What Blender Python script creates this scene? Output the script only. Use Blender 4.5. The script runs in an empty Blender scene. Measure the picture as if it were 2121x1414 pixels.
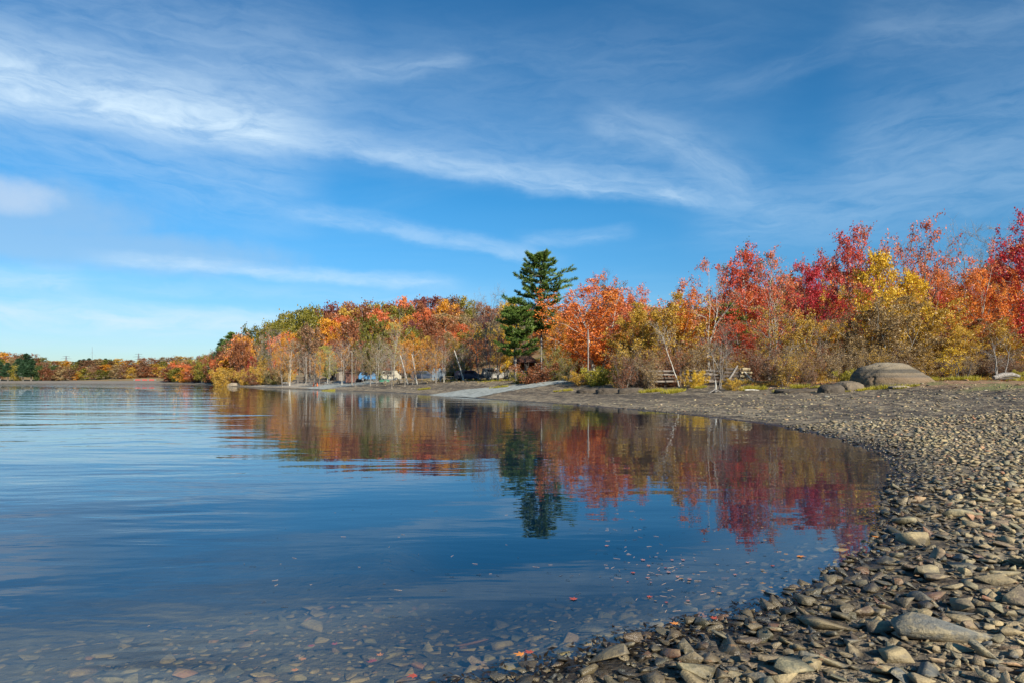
import bpy, bmesh, math, random
import numpy as np
from mathutils import Vector, Matrix, Euler
from mathutils.kdtree import KDTree

S = bpy.context.scene
COL = S.collection
PI = math.pi
F = 1414.0; CX = 1060.5; HY = 788.0; CH = 1.6   # focal length, centre column, horizon row (photo pixels), camera height

# ------------------------------------------------------------------ camera
cam = bpy.data.cameras.new('camera'); co = bpy.data.objects.new('camera', cam); COL.objects.link(co)
co.location = (0, 0, CH); co.rotation_euler = (PI/2, 0, 0)
cam.lens = 24.0; cam.sensor_width = 36.0; cam.shift_y = (HY-707)/2121.0
cam.clip_start = 0.05; cam.clip_end = 6000
S.camera = co

# ------------------------------------------------------------------ node helpers
class NT:
    def __init__(s, tree): s.t = tree; s.n = tree.nodes; s.l = tree.links
    def put(s, v, sock):
        if isinstance(v, (int, float)): sock.default_value = v
        elif isinstance(v, (tuple, list)):
            sock.default_value = tuple(v) if len(sock.default_value) == len(v) else tuple(v)+(1,)
        else: s.l.new(v, sock)
    def m(s, op, a, b=None, c=None, clamp=False):
        n = s.n.new('ShaderNodeMath'); n.operation = op; n.use_clamp = clamp
        s.put(a, n.inputs[0])
        if b is not None: s.put(b, n.inputs[1])
        if c is not None: s.put(c, n.inputs[2])
        return n.outputs[0]
    def ss(s, v, a, b, o0=0.0, o1=1.0):
        n = s.n.new('ShaderNodeMapRange'); n.interpolation_type = 'SMOOTHSTEP'
        s.put(v, n.inputs[0]); s.put(a, n.inputs[1]); s.put(b, n.inputs[2]); s.put(o0, n.inputs[3]); s.put(o1, n.inputs[4])
        return n.outputs[0]
    def mix(s, f, a, b, mode='MIX'):
        n = s.n.new('ShaderNodeMix'); n.data_type = 'RGBA'; n.blend_type = mode; n.clamp_factor = True
        s.put(f, n.inputs[0]); s.put(a, n.inputs[6]); s.put(b, n.inputs[7]); return n.outputs[2]
    def noise(s, vec, scale, detail=4, rough=.55, dist=0.0, col=False):
        n = s.n.new('ShaderNodeTexNoise'); s.put(scale, n.inputs['Scale']); n.inputs['Detail'].default_value = detail
        n.inputs['Roughness'].default_value = rough; n.inputs['Distortion'].default_value = dist
        if vec is not None: s.l.new(vec, n.inputs['Vector'])
        return n.outputs['Color' if col else 'Fac']
    def comb(s, x, y, z=0.0):
        n = s.n.new('ShaderNodeCombineXYZ'); s.put(x, n.inputs[0]); s.put(y, n.inputs[1]); s.put(z, n.inputs[2]); return n.outputs[0]
    def sep(s, v):
        n = s.n.new('ShaderNodeSeparateXYZ'); s.l.new(v, n.inputs[0]); return n.outputs
    def mapping(s, v, scale=(1,1,1), rot=(0,0,0), loc=(0,0,0)):
        n = s.n.new('ShaderNodeMapping'); s.l.new(v, n.inputs[0]); n.inputs['Scale'].default_value = scale
        n.inputs['Rotation'].default_value = rot; n.inputs['Location'].default_value = loc; return n.outputs[0]
    def ramp(s, f, stops, interp='LINEAR'):
        n = s.n.new('ShaderNodeValToRGB'); s.put(f, n.inputs[0]); e = n.color_ramp.elements; n.color_ramp.interpolation = interp
        while len(e) < len(stops): e.new(.5)
        for k, (p, c) in enumerate(stops):
            e[k].position = p; e[k].color = tuple(c)+(1,)
        return n.outputs[0]
    def attr(s, name, kind='Fac'):
        n = s.n.new('ShaderNodeAttribute'); n.attribute_name = name; return n.outputs[kind]
    def bump(s, h, strength, dist=.02, normal=None):
        n = s.n.new('ShaderNodeBump'); s.put(strength, n.inputs['Strength']); n.inputs['Distance'].default_value = dist
        s.l.new(h, n.inputs['Height'])
        if normal is not None: s.l.new(normal, n.inputs['Normal'])
        return n.outputs[0]

# ------------------------------------------------------------------ world: Nishita sky with cirrus
SUN_AZ = math.radians(148)      # clockwise from +Y: behind the camera, to its right
SUN_EL = math.radians(30)
W = bpy.data.worlds.new('World'); S.world = W; W.use_nodes = True
w = NT(W.node_tree); w.n.clear()
sky = w.n.new('ShaderNodeTexSky'); sky.sky_type = 'NISHITA'; sky.sun_disc = False
sky.sun_elevation = SUN_EL; sky.sun_rotation = SUN_AZ
sky.altitude = 100; sky.air_density = 1.0; sky.dust_density = 0.3; sky.ozone_density = 3.0
tc = w.n.new('ShaderNodeTexCoord').outputs['Generated']
sx, sy, sz = w.sep(tc)
AZ = w.m('ARCTAN2', sx, sy); EL = w.m('ARCSINE', sz)
def px_dir(px, py):
    x = (px-CX)/F; z = (HY-py)/F
    return math.atan2(x, 1), math.atan2(z, math.hypot(x, 1))
P2 = w.comb(AZ, EL)
warp = w.noise(P2, 5.0, 5, .6)
warpf = w.noise(w.mapping(P2, (9, 30, 1)), 1.0, 6, .65)
wf = w.m('ADD', w.m('MULTIPLY', w.m('SUBTRACT', warp, .5), .035), w.m('MULTIPLY', w.m('SUBTRACT', warpf, .5), .020))
def streak(a, b, up, dn, dens, curve=0.0, tex=14.0, fade=.25):
    """soft cloud band from a to b (photo pixel directions), 'up'/'dn' = softness above/below in radians"""
    (ax, ay), (bx, by) = px_dir(*a), px_dir(*b)
    L = math.hypot(bx-ax, by-ay); ux, uy = (bx-ax)/L, (by-ay)/L
    dx = w.m('SUBTRACT', AZ, ax); dy = w.m('SUBTRACT', EL, ay)
    t = w.m('DIVIDE', w.m('ADD', w.m('MULTIPLY', dx, ux), w.m('MULTIPLY', dy, uy)), L)
    s_ = w.m('SUBTRACT', w.m('MULTIPLY', dy, ux), w.m('MULTIPLY', dx, uy))
    bow = w.m('MULTIPLY', w.m('MULTIPLY', t, w.m('SUBTRACT', 1.0, t)), 4*curve)
    s_ = w.m('ADD', w.m('SUBTRACT', s_, bow), wf)
    body = w.m('MULTIPLY', w.ss(s_, -dn, 0.0), w.ss(s_, up, 0.0))
    ends = w.m('MULTIPLY', w.ss(t, -fade*.6, fade*.5), w.ss(t, 1+fade*.6, 1-fade*.5))
    v = w.comb(w.m('MULTIPLY', t, tex*L*.35), w.m('MULTIPLY', s_, tex*1.6), ax*7+ay*3)
    n = w.noise(v, 2.4, 6, .62, .6)
    n = w.ss(n, .22, .72, .25, 1.0)
    return w.m('MULTIPLY', w.m('MULTIPLY', body, ends), w.m('MULTIPLY', n, dens))
ST = [
 ((-500, 90), (600, 292), .085, .040, .95, .012),
 ((-300, 10), (700, 200), .16, .12, .26, 0),
 ((560, 285), (1500, 425), .040, .020, .50, .008),
 ((700, 300), (1500, 350), .10, .05, .18, 0),
 ((-200, 150), (620, 380), .05, .12, .30, 0),
 ((240, 545), (900, 588), .020, .012, .55, .003),
 ((100, 585), (1000, 615), .03, .015, .20, 0),
 ((620, 445), (1130, 540), .025, .014, .38, .004),
 ((-300, 560), (160, 600), .030, .018, .55, 0),
 ((180, 622), (620, 668), .018, .014, .30, 0),
 ((-400, 635), (660, 676), .034, .028, .80, 0),
 ((-400, 700), (500, 715), .02, .02, .22, 0),
 ((700, 150), (960, 135), .03, .02, .25, 0),
 ((1230, 250), (1560, 400), .05, .03, .26, .01),
 ((1480, 200), (1760, 100), .03, .02, .10, 0),
 ((1480, 470), (2300, 360), .10, .06, .24, 0),
 ((1750, 330), (2400, 200), .12, .08, .20, 0),
 ((1780, 70), (2400, 10), .06, .07, .16, 0),
 ((1080, 500), (1300, 485), .02, .014, .25, 0),
 ((200, 60), (1500, 120), .10, .14, .10, 0),
]
cl = None
for a_, b_, u_, d_, de_, cu_ in ST:
    v_ = streak(a_, b_, u_, d_, de_, cu_)
    cl = v_ if cl is None else w.m('SUBTRACT', 1.0, w.m('MULTIPLY', w.m('SUBTRACT', 1.0, cl), w.m('SUBTRACT', 1.0, v_)))
# thin cirrus veil over the whole dome
pl = w.m('MAXIMUM', w.m('ADD', sz, .12), .05)
plane = w.comb(w.m('DIVIDE', sx, pl), w.m('DIVIDE', sy, pl))
ci = w.noise(w.mapping(plane, (.55, 1.5, 1), (0, 0, .35)), 1.0, 8, .62, .9)
veil = w.m('MULTIPLY', w.ss(ci, .42, .80), .10)
veil2 = w.m('MULTIPLY', w.ss(w.noise(w.mapping(plane, (.3, .7, 1), (0, 0, .2), (4, 2, 0)), 1.0, 3, .5), .40, .65), .05)
veil = w.m('ADD', veil, veil2)
# grey-mauve soft cumulus low on the left
(gx, gy) = px_dir(40, 450)
gd = w.m('ADD', w.m('POWER', w.m('DIVIDE', w.m('SUBTRACT', AZ, gx), .16), 2.0), w.m('POWER', w.m('DIVIDE', w.m('SUBTRACT', EL, gy), .05), 2.0))
gn = w.noise(P2, 16, 6, .6)
grey = w.m('MULTIPLY', w.ss(w.m('ADD', gd, w.m('MULTIPLY', w.m('SUBTRACT', gn, .5), 1.6)), 1.5, .0), .45)
(hx, hy) = px_dir(20, 405)
hd = w.m('ADD', w.m('POWER', w.m('DIVIDE', w.m('SUBTRACT', AZ, hx), .05), 2.0), w.m('POWER', w.m('DIVIDE', w.m('SUBTRACT', EL, hy), .022), 2.0))
head = w.m('MULTIPLY', w.ss(w.m('ADD', hd, w.m('MULTIPLY', w.m('SUBTRACT', gn, .5), 1.6)), 1.6, .1), .45)
(kx, ky) = px_dir(170, 510)
kd = w.m('ADD', w.m('POWER', w.m('DIVIDE', w.m('SUBTRACT', AZ, kx), .26), 2.0), w.m('POWER', w.m('DIVIDE', w.m('SUBTRACT', EL, ky), .030), 2.0))
grey2 = w.m('MULTIPLY', w.ss(w.m('ADD', kd, w.m('MULTIPLY', w.m('SUBTRACT', gn, .5), 1.6)), 1.5, .0), .45)
SKYK = .105; SKYM = .93
gam = w.n.new('ShaderNodeGamma'); w.l.new(w.mix(1.0, sky.outputs[0], (SKYK,)*3, 'MULTIPLY'), gam.inputs[0]); gam.inputs[1].default_value = 1.22
tint = w.mix(w.ss(EL, -.02, .30), (.56*SKYM/SKYK, .66*SKYM/SKYK, .80*SKYM/SKYK), (.225*SKYM/SKYK, .84*SKYM/SKYK, 1.04*SKYM/SKYK))
skyc = w.mix(1.0, gam.outputs[0], tint, 'MULTIPLY')
c1 = w.mix(veil, skyc, (2.8, 4.5, 6.0))
c2 = w.mix(w.m('MAXIMUM', grey, grey2), c1, (2.9, 3.9, 5.0))
c2 = w.mix(head, c2, (4.7, 5.3, 6.1))
c3 = w.mix(cl, c2, (4.6, 5.85, 6.9))
bg = w.n.new('ShaderNodeBackground'); w.l.new(c3, bg.inputs[0]); bg.inputs[1].default_value = .10
wo = w.n.new('ShaderNodeOutputWorld'); w.l.new(bg.outputs[0], wo.inputs[0])
W.cycles.sampling_method = 'MANUAL'; W.cycles.sample_map_resolution = 512

# ------------------------------------------------------------------ sun
sl = bpy.data.lights.new('sun', 'SUN'); sl.energy = 5.0; sl.angle = math.radians(.53); sl.color = (1.0, .91, .77)
so = bpy.data.objects.new('sun', sl); COL.objects.link(so)
sd = Vector((math.sin(SUN_AZ)*math.cos(SUN_EL), math.cos(SUN_AZ)*math.cos(SUN_EL), math.sin(SUN_EL)))
so.rotation_euler = sd.to_track_quat('Z', 'Y').to_euler(); so.location = (20, -40, 40)
S.view_settings.view_transform = 'Standard'; S.view_settings.look = 'None'; S.view_settings.exposure = 0.6; S.view_settings.gamma = 1.0
S.view_settings.use_curve_mapping = False
S.render.engine = 'CYCLES'
S.cycles.max_bounces = 8; S.cycles.transparent_max_bounces = 12; S.cycles.diffuse_bounces = 2; S.cycles.glossy_bounces = 3
S.cycles.transmission_bounces = 2; S.cycles.caustics_reflective = False; S.cycles.caustics_refractive = False
S.cycles.sample_clamp_indirect = 6.0

# ------------------------------------------------------------------ numpy helpers
rng = np.random.default_rng(7)
random.seed(7)
def vnoise(x, y, seed=0):
    xi = np.floor(x).astype(np.int64); yi = np.floor(y).astype(np.int64); fx = x-xi; fy = y-yi
    fx = fx*fx*(3-2*fx); fy = fy*fy*(3-2*fy)
    def h(a, b):
        n = (a*374761393 + b*668265263 + seed*974634777) & 0x7fffffff
        n = ((n ^ (n >> 13))*1274126177) & 0x7fffffff
        return ((n ^ (n >> 16)) & 0xffff)/65535.0
    return (h(xi, yi)*(1-fx)+h(xi+1, yi)*fx)*(1-fy)+(h(xi, yi+1)*(1-fx)+h(xi+1, yi+1)*fx)*fy
def fbm(x, y, oct=4, seed=0):
    v = 0; a = .5; t = 0
    for k in range(oct):
        v = v+a*vnoise(x*2**k, y*2**k, seed+k*17); t += a; a *= .5
    return v/t
def smooth(e0, e1, x):
    t = np.clip((x-e0)/(e1-e0), 0, 1); return t*t*(3-2*t)

SHORE_PX = [(0,793.4),(200,793.8),(330,794.4),(400,795.3),(450,798),(520,802),(640,806),(760,810),(880,816),(960,821.5),(1040,828),(1160,836),
 (1280,845),(1400,856),(1500,867),(1600,880),(1700,900),(1780,920),(1830,945),(1850,975),(1840,1010),(1822,1050),(1835,1090),
 (1800,1130),(1750,1160),(1700,1200),(1580,1250),(1500,1282),(1400,1304),(1300,1328),(1200,1362),(1080,1388),(970,1414)]
shore = [((px-CX)/F*(CH*F/(py-HY)), CH*F/(py-HY)) for px, py in SHORE_PX]
LAKE = np.array(shore+[(-.9,3.15),(-2.6,2.3),(-5,.8),(-9,-3),(-20,-12),(-60,-50),(-300,-200),(-1200,-500),(-1300,300),(-800,430),(-480,432)])
def sdist(X, Y):
    """distance to the waterline, positive on land"""
    X = np.asarray(X, float); Y = np.asarray(Y, float)
    d = np.full(X.shape, 1e9); ins = np.zeros(X.shape, bool)
    n = len(LAKE)
    for i in range(n):
        x0, y0 = LAKE[i]; x1, y1 = LAKE[(i+1) % n]
        ex, ey = x1-x0, y1-y0; t = np.clip(((X-x0)*ex+(Y-y0)*ey)/(ex*ex+ey*ey), 0, 1)
        d = np.minimum(d, (X-x0-t*ex)**2+(Y-y0-t*ey)**2)
        c = ((y0 > Y) != (y1 > Y)) & (X < (x1-x0)*(Y-y0)/((y1-y0) if y1 != y0 else 1e-9)+x0)
        ins ^= c
    d = np.sqrt(d)
    return np.where(ins, -d, d)
def height(X, Y, d=None, fine=True):
    X = np.asarray(X, float); Y = np.asarray(Y, float)
    if d is None: d = sdist(X, Y)
    w_ = fbm(X*.35, Y*.35, 3, 5)-.5
    dd = d + w_*np.clip(np.abs(d)*.35, .25, 2.2)
    under = np.maximum(-(.085+.17*smooth(-1.4, -.1, X))*np.abs(dd)**.95, -3.0)
    du = dd*(1+.95*smooth(48, 92, Y))
    up = np.minimum(du, 18)*.062 + .45*smooth(16, 24, du) + np.clip(dd-24, 0, 60)*.014
    z = np.where(dd < 0, under, up)
    up = up + 1.6*smooth(7, 22, du)*smooth(50, 104, Y)
    far = smooth(230, 330, Y)
    hill = smooth(28, 115, dd)*(16*(1-far)+3*far) + far*7*smooth(20, 120, dd)*smooth(-130, -250, X+.0*Y)
    hill = hill*smooth(75, 125, Y)*(1-smooth(10, 120, X-.05*Y)*.75)
    z = z+np.where(dd > 0, hill, 0)
    if fine:
        a = smooth(-1, 1.5, dd)
        z = z + (fbm(X*1.7, Y*1.7, 4, 11)-.5)*(.03+.17*a*smooth(2, 14, dd)) + (fbm(X*.15, Y*.15, 2, 3)-.5)*.5*smooth(4, 20, dd)
    return z
def gz(x, y): return float(height(np.array([x]), np.array([y]))[0])
def at(px, D): return ((px-CX)/F*D, D)
def shore_d(px):
    return float(np.interp(px, [a for a, b in SHORE_PX[:18]], [CH*F/(b-HY) for a, b in SHORE_PX[:18]]))
def camp(px, D): return D+float(np.interp(px, [440, 560, 640, 740, 800], [60, 50, 34, 12, 0]))
def ground_at(px, py, lo=3.0, hi=260.0):
    D = np.geomspace(lo, hi, 700); g = height((px-CX)/F*D, D); ray = CH-(py-HY)/F*D
    i = np.argmax(g >= ray) if (g >= ray).any() else len(D)-1
    return (px-CX)/F*D[i], D[i]

def mesh_np(name, V, Fc, attrs=None, smooth_=False, mat_idx=None):
    """V (n,3), Fc (m,k) same-size polygons or list of arrays"""
    me = bpy.data.meshes.new(name)
    if not isinstance(Fc, list): Fc = [Fc]
    Fc = [np.asarray(f, np.int32) for f in Fc if len(f)]
    loops = np.concatenate([f.ravel() for f in Fc]); sizes = np.concatenate([np.full(len(f), f.shape[1]) for f in Fc])
    starts = np.concatenate([[0], np.cumsum(sizes)[:-1]])
    me.vertices.add(len(V)); me.vertices.foreach_set('co', np.asarray(V, np.float32).ravel())
    me.loops.add(len(loops)); me.loops.foreach_set('vertex_index', loops.astype(np.int32))
    me.polygons.add(len(sizes)); me.polygons.foreach_set('loop_start', starts.astype(np.int32)); me.polygons.foreach_set('loop_total', sizes.astype(np.int32))
    if smooth_: me.polygons.foreach_set('use_smooth', np.ones(len(sizes), bool))
    if attrs:
        for k, (dom, arr) in attrs.items():
            a = me.attributes.new(k, 'FLOAT', dom); a.data.foreach_set('value', np.asarray(arr, np.float32))
    me.update(calc_edges=True)
    return me
def ob(name, me, mat=None, parent=None, kind=None, label=None, cat=None, group=None, loc=None):
    o = bpy.data.objects.new(name, me); COL.objects.link(o)
    if mat is not None and me is not None:
        if len(me.materials) == 0: me.materials.append(mat)
        if me.materials[0] is not mat:
            o.material_slots[0].link = 'OBJECT'; o.material_slots[0].material = mat
    if parent is not None: o.parent = parent
    if kind: o['kind'] = kind
    if label: o['label'] = label
    if cat: o['category'] = cat
    if group: o['group'] = group
    if loc is not None: o.location = loc
    return o

# ------------------------------------------------------------------ materials
def mat(name, col, rough=.85, noise_=0.0, nscale=3.0, bump=0.0, metal=0.0, spec=.3, emis=None):
    m = bpy.data.materials.new(name); m.use_nodes = True; t = NT(m.node_tree); p = t.n['Principled BSDF']
    tcn = t.n.new('ShaderNodeTexCoord').outputs['Object']
    c = col
    if noise_ > 0:
        n = t.noise(tcn, nscale, 5, .6)
        c = t.mix(t.ss(n, .3, .7), tuple(x*(1-noise_) for x in col), tuple(min(1, x*(1+noise_)) for x in col))
    t.put(c, p.inputs['Base Color']); p.inputs['Roughness'].default_value = rough; p.inputs['Metallic'].default_value = metal
    p.inputs['Specular IOR Level'].default_value = spec
    if bump: t.l.new(t.bump(t.noise(tcn, nscale*3, 5, .6), bump), p.inputs['Normal'])
    return m
def leaf_mat(name, stops, trans=.35, rough=.6, vary=.25):
    """leaves: colour runs along a ramp by a per-leaf value, a clump value and a per-tree value"""
    m = bpy.data.materials.new(name); m.use_nodes = True; t = NT(m.node_tree); t.n.clear()
    oi = t.n.new('ShaderNodeObjectInfo'); tcn = t.n.new('ShaderNodeTexCoord').outputs['Object']
    v = t.m('ADD', t.m('MULTIPLY', t.attr('tint'), .40), t.m('MULTIPLY', t.attr('clump'), .35))
    v = t.m('ADD', v, t.m('MULTIPLY', t.m('SUBTRACT', oi.outputs['Random'], .5), vary))
    v = t.m('ADD', v, t.m('MULTIPLY', t.ss(t.noise(tcn, .45, 2), .35, .65), .25), clamp=True)
    c = t.ramp(v, stops)
    d = t.n.new('ShaderNodeBsdfDiffuse'); t.l.new(c, d.inputs[0])
    tr = t.n.new('ShaderNodeBsdfTranslucent'); t.l.new(c, tr.inputs[0])
    g = t.n.new('ShaderNodeBsdfGlossy'); g.inputs['Roughness'].default_value = .45; g.inputs[0].default_value = (.9, .9, .9, 1)
    mx = t.n.new('ShaderNodeMixShader'); mx.inputs[0].default_value = trans; t.l.new(d.outputs[0], mx.inputs[1]); t.l.new(tr.outputs[0], mx.inputs[2])
    m2 = t.n.new('ShaderNodeMixShader'); m2.inputs[0].default_value = .03; t.l.new(mx.outputs[0], m2.inputs[1]); t.l.new(g.outputs[0], m2.inputs[2])
    o = t.n.new('ShaderNodeOutputMaterial'); t.l.new(m2.outputs[0], o.inputs[0])
    return m
LM = {
 'orange':  leaf_mat('leaves_orange', [(0,(.34,.06,.015)),(.35,(.72,.16,.025)),(.7,(.86,.28,.04)),(1,(.86,.42,.06))]),
 'salmon':  leaf_mat('leaves_salmon', [(0,(.34,.07,.03)),(.4,(.68,.16,.055)),(.8,(.84,.28,.09)),(1,(.80,.38,.09))]),
 'red':     leaf_mat('leaves_red', [(0,(.18,.02,.02)),(.4,(.54,.06,.035)),(.8,(.76,.14,.05)),(1,(.80,.26,.06))]),
 'crimson': leaf_mat('leaves_crimson', [(0,(.18,.012,.02)),(.4,(.52,.03,.045)),(.8,(.74,.07,.06)),(1,(.80,.18,.08))]),
 'pinkred': leaf_mat('leaves_pinkred', [(0,(.32,.055,.03)),(.5,(.70,.18,.07)),(1,(.80,.34,.10))]),
 'yellow':  leaf_mat('leaves_yellow', [(0,(.42,.24,.02)),(.4,(.74,.46,.03)),(.8,(.86,.60,.05)),(1,(.80,.62,.12))]),
 'gold':    leaf_mat('leaves_gold', [(0,(.26,.15,.025)),(.4,(.52,.31,.04)),(.8,(.68,.44,.06)),(1,(.68,.50,.10))]),
 'amber':   leaf_mat('leaves_amber', [(0,(.38,.16,.02)),(.4,(.66,.28,.03)),(.8,(.82,.42,.04)),(1,(.82,.50,.08))]),
 'rust':    leaf_mat('leaves_rust', [(0,(.12,.045,.02)),(.4,(.28,.10,.04)),(.8,(.42,.16,.06)),(1,(.46,.22,.08))], vary=.5),
 'brown':   leaf_mat('leaves_brown', [(0,(.12,.065,.035)),(.5,(.27,.14,.07)),(1,(.38,.22,.11))], vary=.5),
 'maroon':  leaf_mat('leaves_maroon', [(0,(.08,.025,.025)),(.5,(.22,.06,.05)),(1,(.36,.12,.09))]),
 'olive':   leaf_mat('leaves_olive', [(0,(.06,.065,.012)),(.4,(.17,.16,.022)),(.8,(.32,.27,.035)),(1,(.46,.30,.045))], vary=.5),
 'green':   leaf_mat('leaves_green', [(0,(.025,.05,.015)),(.5,(.07,.12,.03)),(1,(.16,.19,.045))]),
 'lime':    leaf_mat('leaves_lime', [(0,(.22,.20,.03)),(.5,(.46,.42,.07)),(1,(.58,.52,.14))]),
 'tan':     leaf_mat('leaves_tan', [(0,(.16,.10,.05)),(.5,(.36,.24,.10)),(1,(.50,.36,.16))], vary=.5),
 'needle':  leaf_mat('needles_pine', [(0,(.035,.07,.015)),(.5,(.13,.21,.04)),(1,(.30,.38,.09))], trans=.2, vary=.2),
 'darkneedle': leaf_mat('needles_dark', [(0,(.02,.05,.03)),(.5,(.05,.11,.05)),(1,(.10,.18,.08))], trans=.12),
 'weed':    leaf_mat('leaves_weed', [(0,(.20,.17,.02)),(.5,(.44,.38,.04)),(1,(.62,.50,.06))]),
}
def bark_mat(name, a, b, scale=6):
    m = bpy.data.materials.new(name); m.use_nodes = True; t = NT(m.node_tree); p = t.n['Principled BSDF']
    tcn = t.n.new('ShaderNodeTexCoord').outputs['Object']
    n = t.noise(t.mapping(tcn, (3, 3, 1)), scale, 5, .65)
    t.l.new(t.mix(t.ss(n, .35, .62), a, b), p.inputs['Base Color']); p.inputs['Roughness'].default_value = .9
    t.l.new(t.bump(n, .5, .03), p.inputs['Normal'])
    return m
BK = {
 'grey':  bark_mat('bark_grey', (.12,.10,.085), (.34,.31,.27)),
 'pale':  bark_mat('bark_pale', (.26,.24,.20), (.58,.55,.48), 4),
 'birch': bark_mat('bark_birch', (.26,.235,.19), (.58,.55,.48), 3),
 'dark':  bark_mat('bark_dark', (.045,.035,.03), (.13,.105,.085)),
 'twig':  bark_mat('bark_twig', (.16,.12,.095), (.32,.27,.22)),
 'redtwig': bark_mat('bark_redtwig', (.14,.08,.07), (.30,.19,.16)),
}

# ground -----------------------------------------------------------
def ground_mat():
    m = bpy.data.materials.new('shore_ground'); m.use_nodes = True; t = NT(m.node_tree); p = t.n['Principled BSDF']
    g = t.n.new('ShaderNodeNewGeometry').outputs['Position']; x, y, z = t.sep(g)
    d = t.attr('shore'); n1 = t.noise(g, .35, 5, .6); n2 = t.noise(g, 2.2, 6, .65); n3 = t.noise(g, 11, 5, .7)
    flat = t.mapping(g, (1, 1, 0))
    vo = t.n.new('ShaderNodeTexVoronoi'); vo.inputs['Scale'].default_value = 5.5; t.l.new(flat, vo.inputs['Vector'])
    chip = t.ss(vo.outputs['Distance'], .38, .22); chipc = t.sep(vo.outputs['Color'])
    dn = t.m('ADD', d, t.m('MULTIPLY', t.m('SUBTRACT', n1, .5), 6.0))
    mud = t.mix(t.ss(n2, .35, .65), (.070,.050,.032), (.165,.122,.076))
    tan = t.mix(t.ss(n3, .3, .7), (.22,.175,.11), (.43,.35,.225))
    c = t.mix(t.ss(n2, .42, .62), mud, t.mix(.5, mud, tan))
    chipm = t.m('MULTIPLY', chip, t.m('GREATER_THAN', chipc[0], .62))
    c = t.mix(t.m('MULTIPLY', chipm, .75), c, t.mix(chipc[1], (.20,.17,.13), (.42,.36,.26)))
    band = t.m('MULTIPLY', t.ss(dn, .2, .9), t.ss(dn, 5.0, 2.5))
    farb = t.ss(y, 30, 60)
    c = t.mix(t.m('MULTIPLY', band, .5), c, tan)
    band2 = t.m('MULTIPLY', t.m('MULTIPLY', t.ss(dn, 8, 10), t.ss(dn, 14, 12)), farb)
    c = t.mix(t.m('MULTIPLY', band2, .55), c, tan)
    strand = t.noise(t.comb(t.m('MULTIPLY', dn, 1.3), t.m('MULTIPLY', y, .05), 0.0), 1.0, 4, .65)
    c = t.mix(t.m('MULTIPLY', t.ss(strand, .54, .64), .4), c, tan)
    c = t.mix(t.m('MULTIPLY', t.ss(strand, .48, .38), .75), c, (.045,.035,.026))
    patch = t.noise(g, 1.1, 6, .7)
    c = t.mix(t.m('MULTIPLY', t.ss(patch, .53, .42), .7), c, (.045,.034,.024))
    campy = t.ss(y, 110, 135); c = t.mix(t.m('MULTIPLY', campy, t.ss(d, 1.0, 3.0)), c, t.mix(t.ss(y, 280, 330), (.36,.31,.235), (.20,.175,.14)))
    wet = t.m('MULTIPLY', t.ss(d, .55, .1), t.ss(d, -.6, -.05))
    c = t.mix(wet, c, (.022,.018,.013))
    litter = t.mix(t.ss(n2, .35, .65), (.20,.115,.055), (.34,.20,.11))
    litter = t.mix(t.ss(n1, .45, .6), litter, (.17,.165,.05))
    land = t.ss(t.m('ADD', d, t.m('MULTIPLY', t.m('SUBTRACT', n1, .5), 7.0)), 17, 20)
    c = t.mix(land, c, litter)
    bed = t.mix(t.ss(n2, .35, .65), (.11,.085,.045), (.22,.17,.09))
    c = t.mix(t.ss(d, -.1, -.5), c, bed)
    t.l.new(c, p.inputs['Base Color']); p.inputs['Roughness'].default_value = .9
    t.l.new(t.mix(wet, (.9,)*3, (.3,)*3), p.inputs['Roughness'])
    h = t.m('ADD', t.m('MULTIPLY', n3, .6), t.m('ADD', t.m('MULTIPLY', chipm, .5), t.m('MULTIPLY', n2, 1.5)))
    t.l.new(t.bump(h, 1.0, .09), p.inputs['Normal'])
    return m
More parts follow.
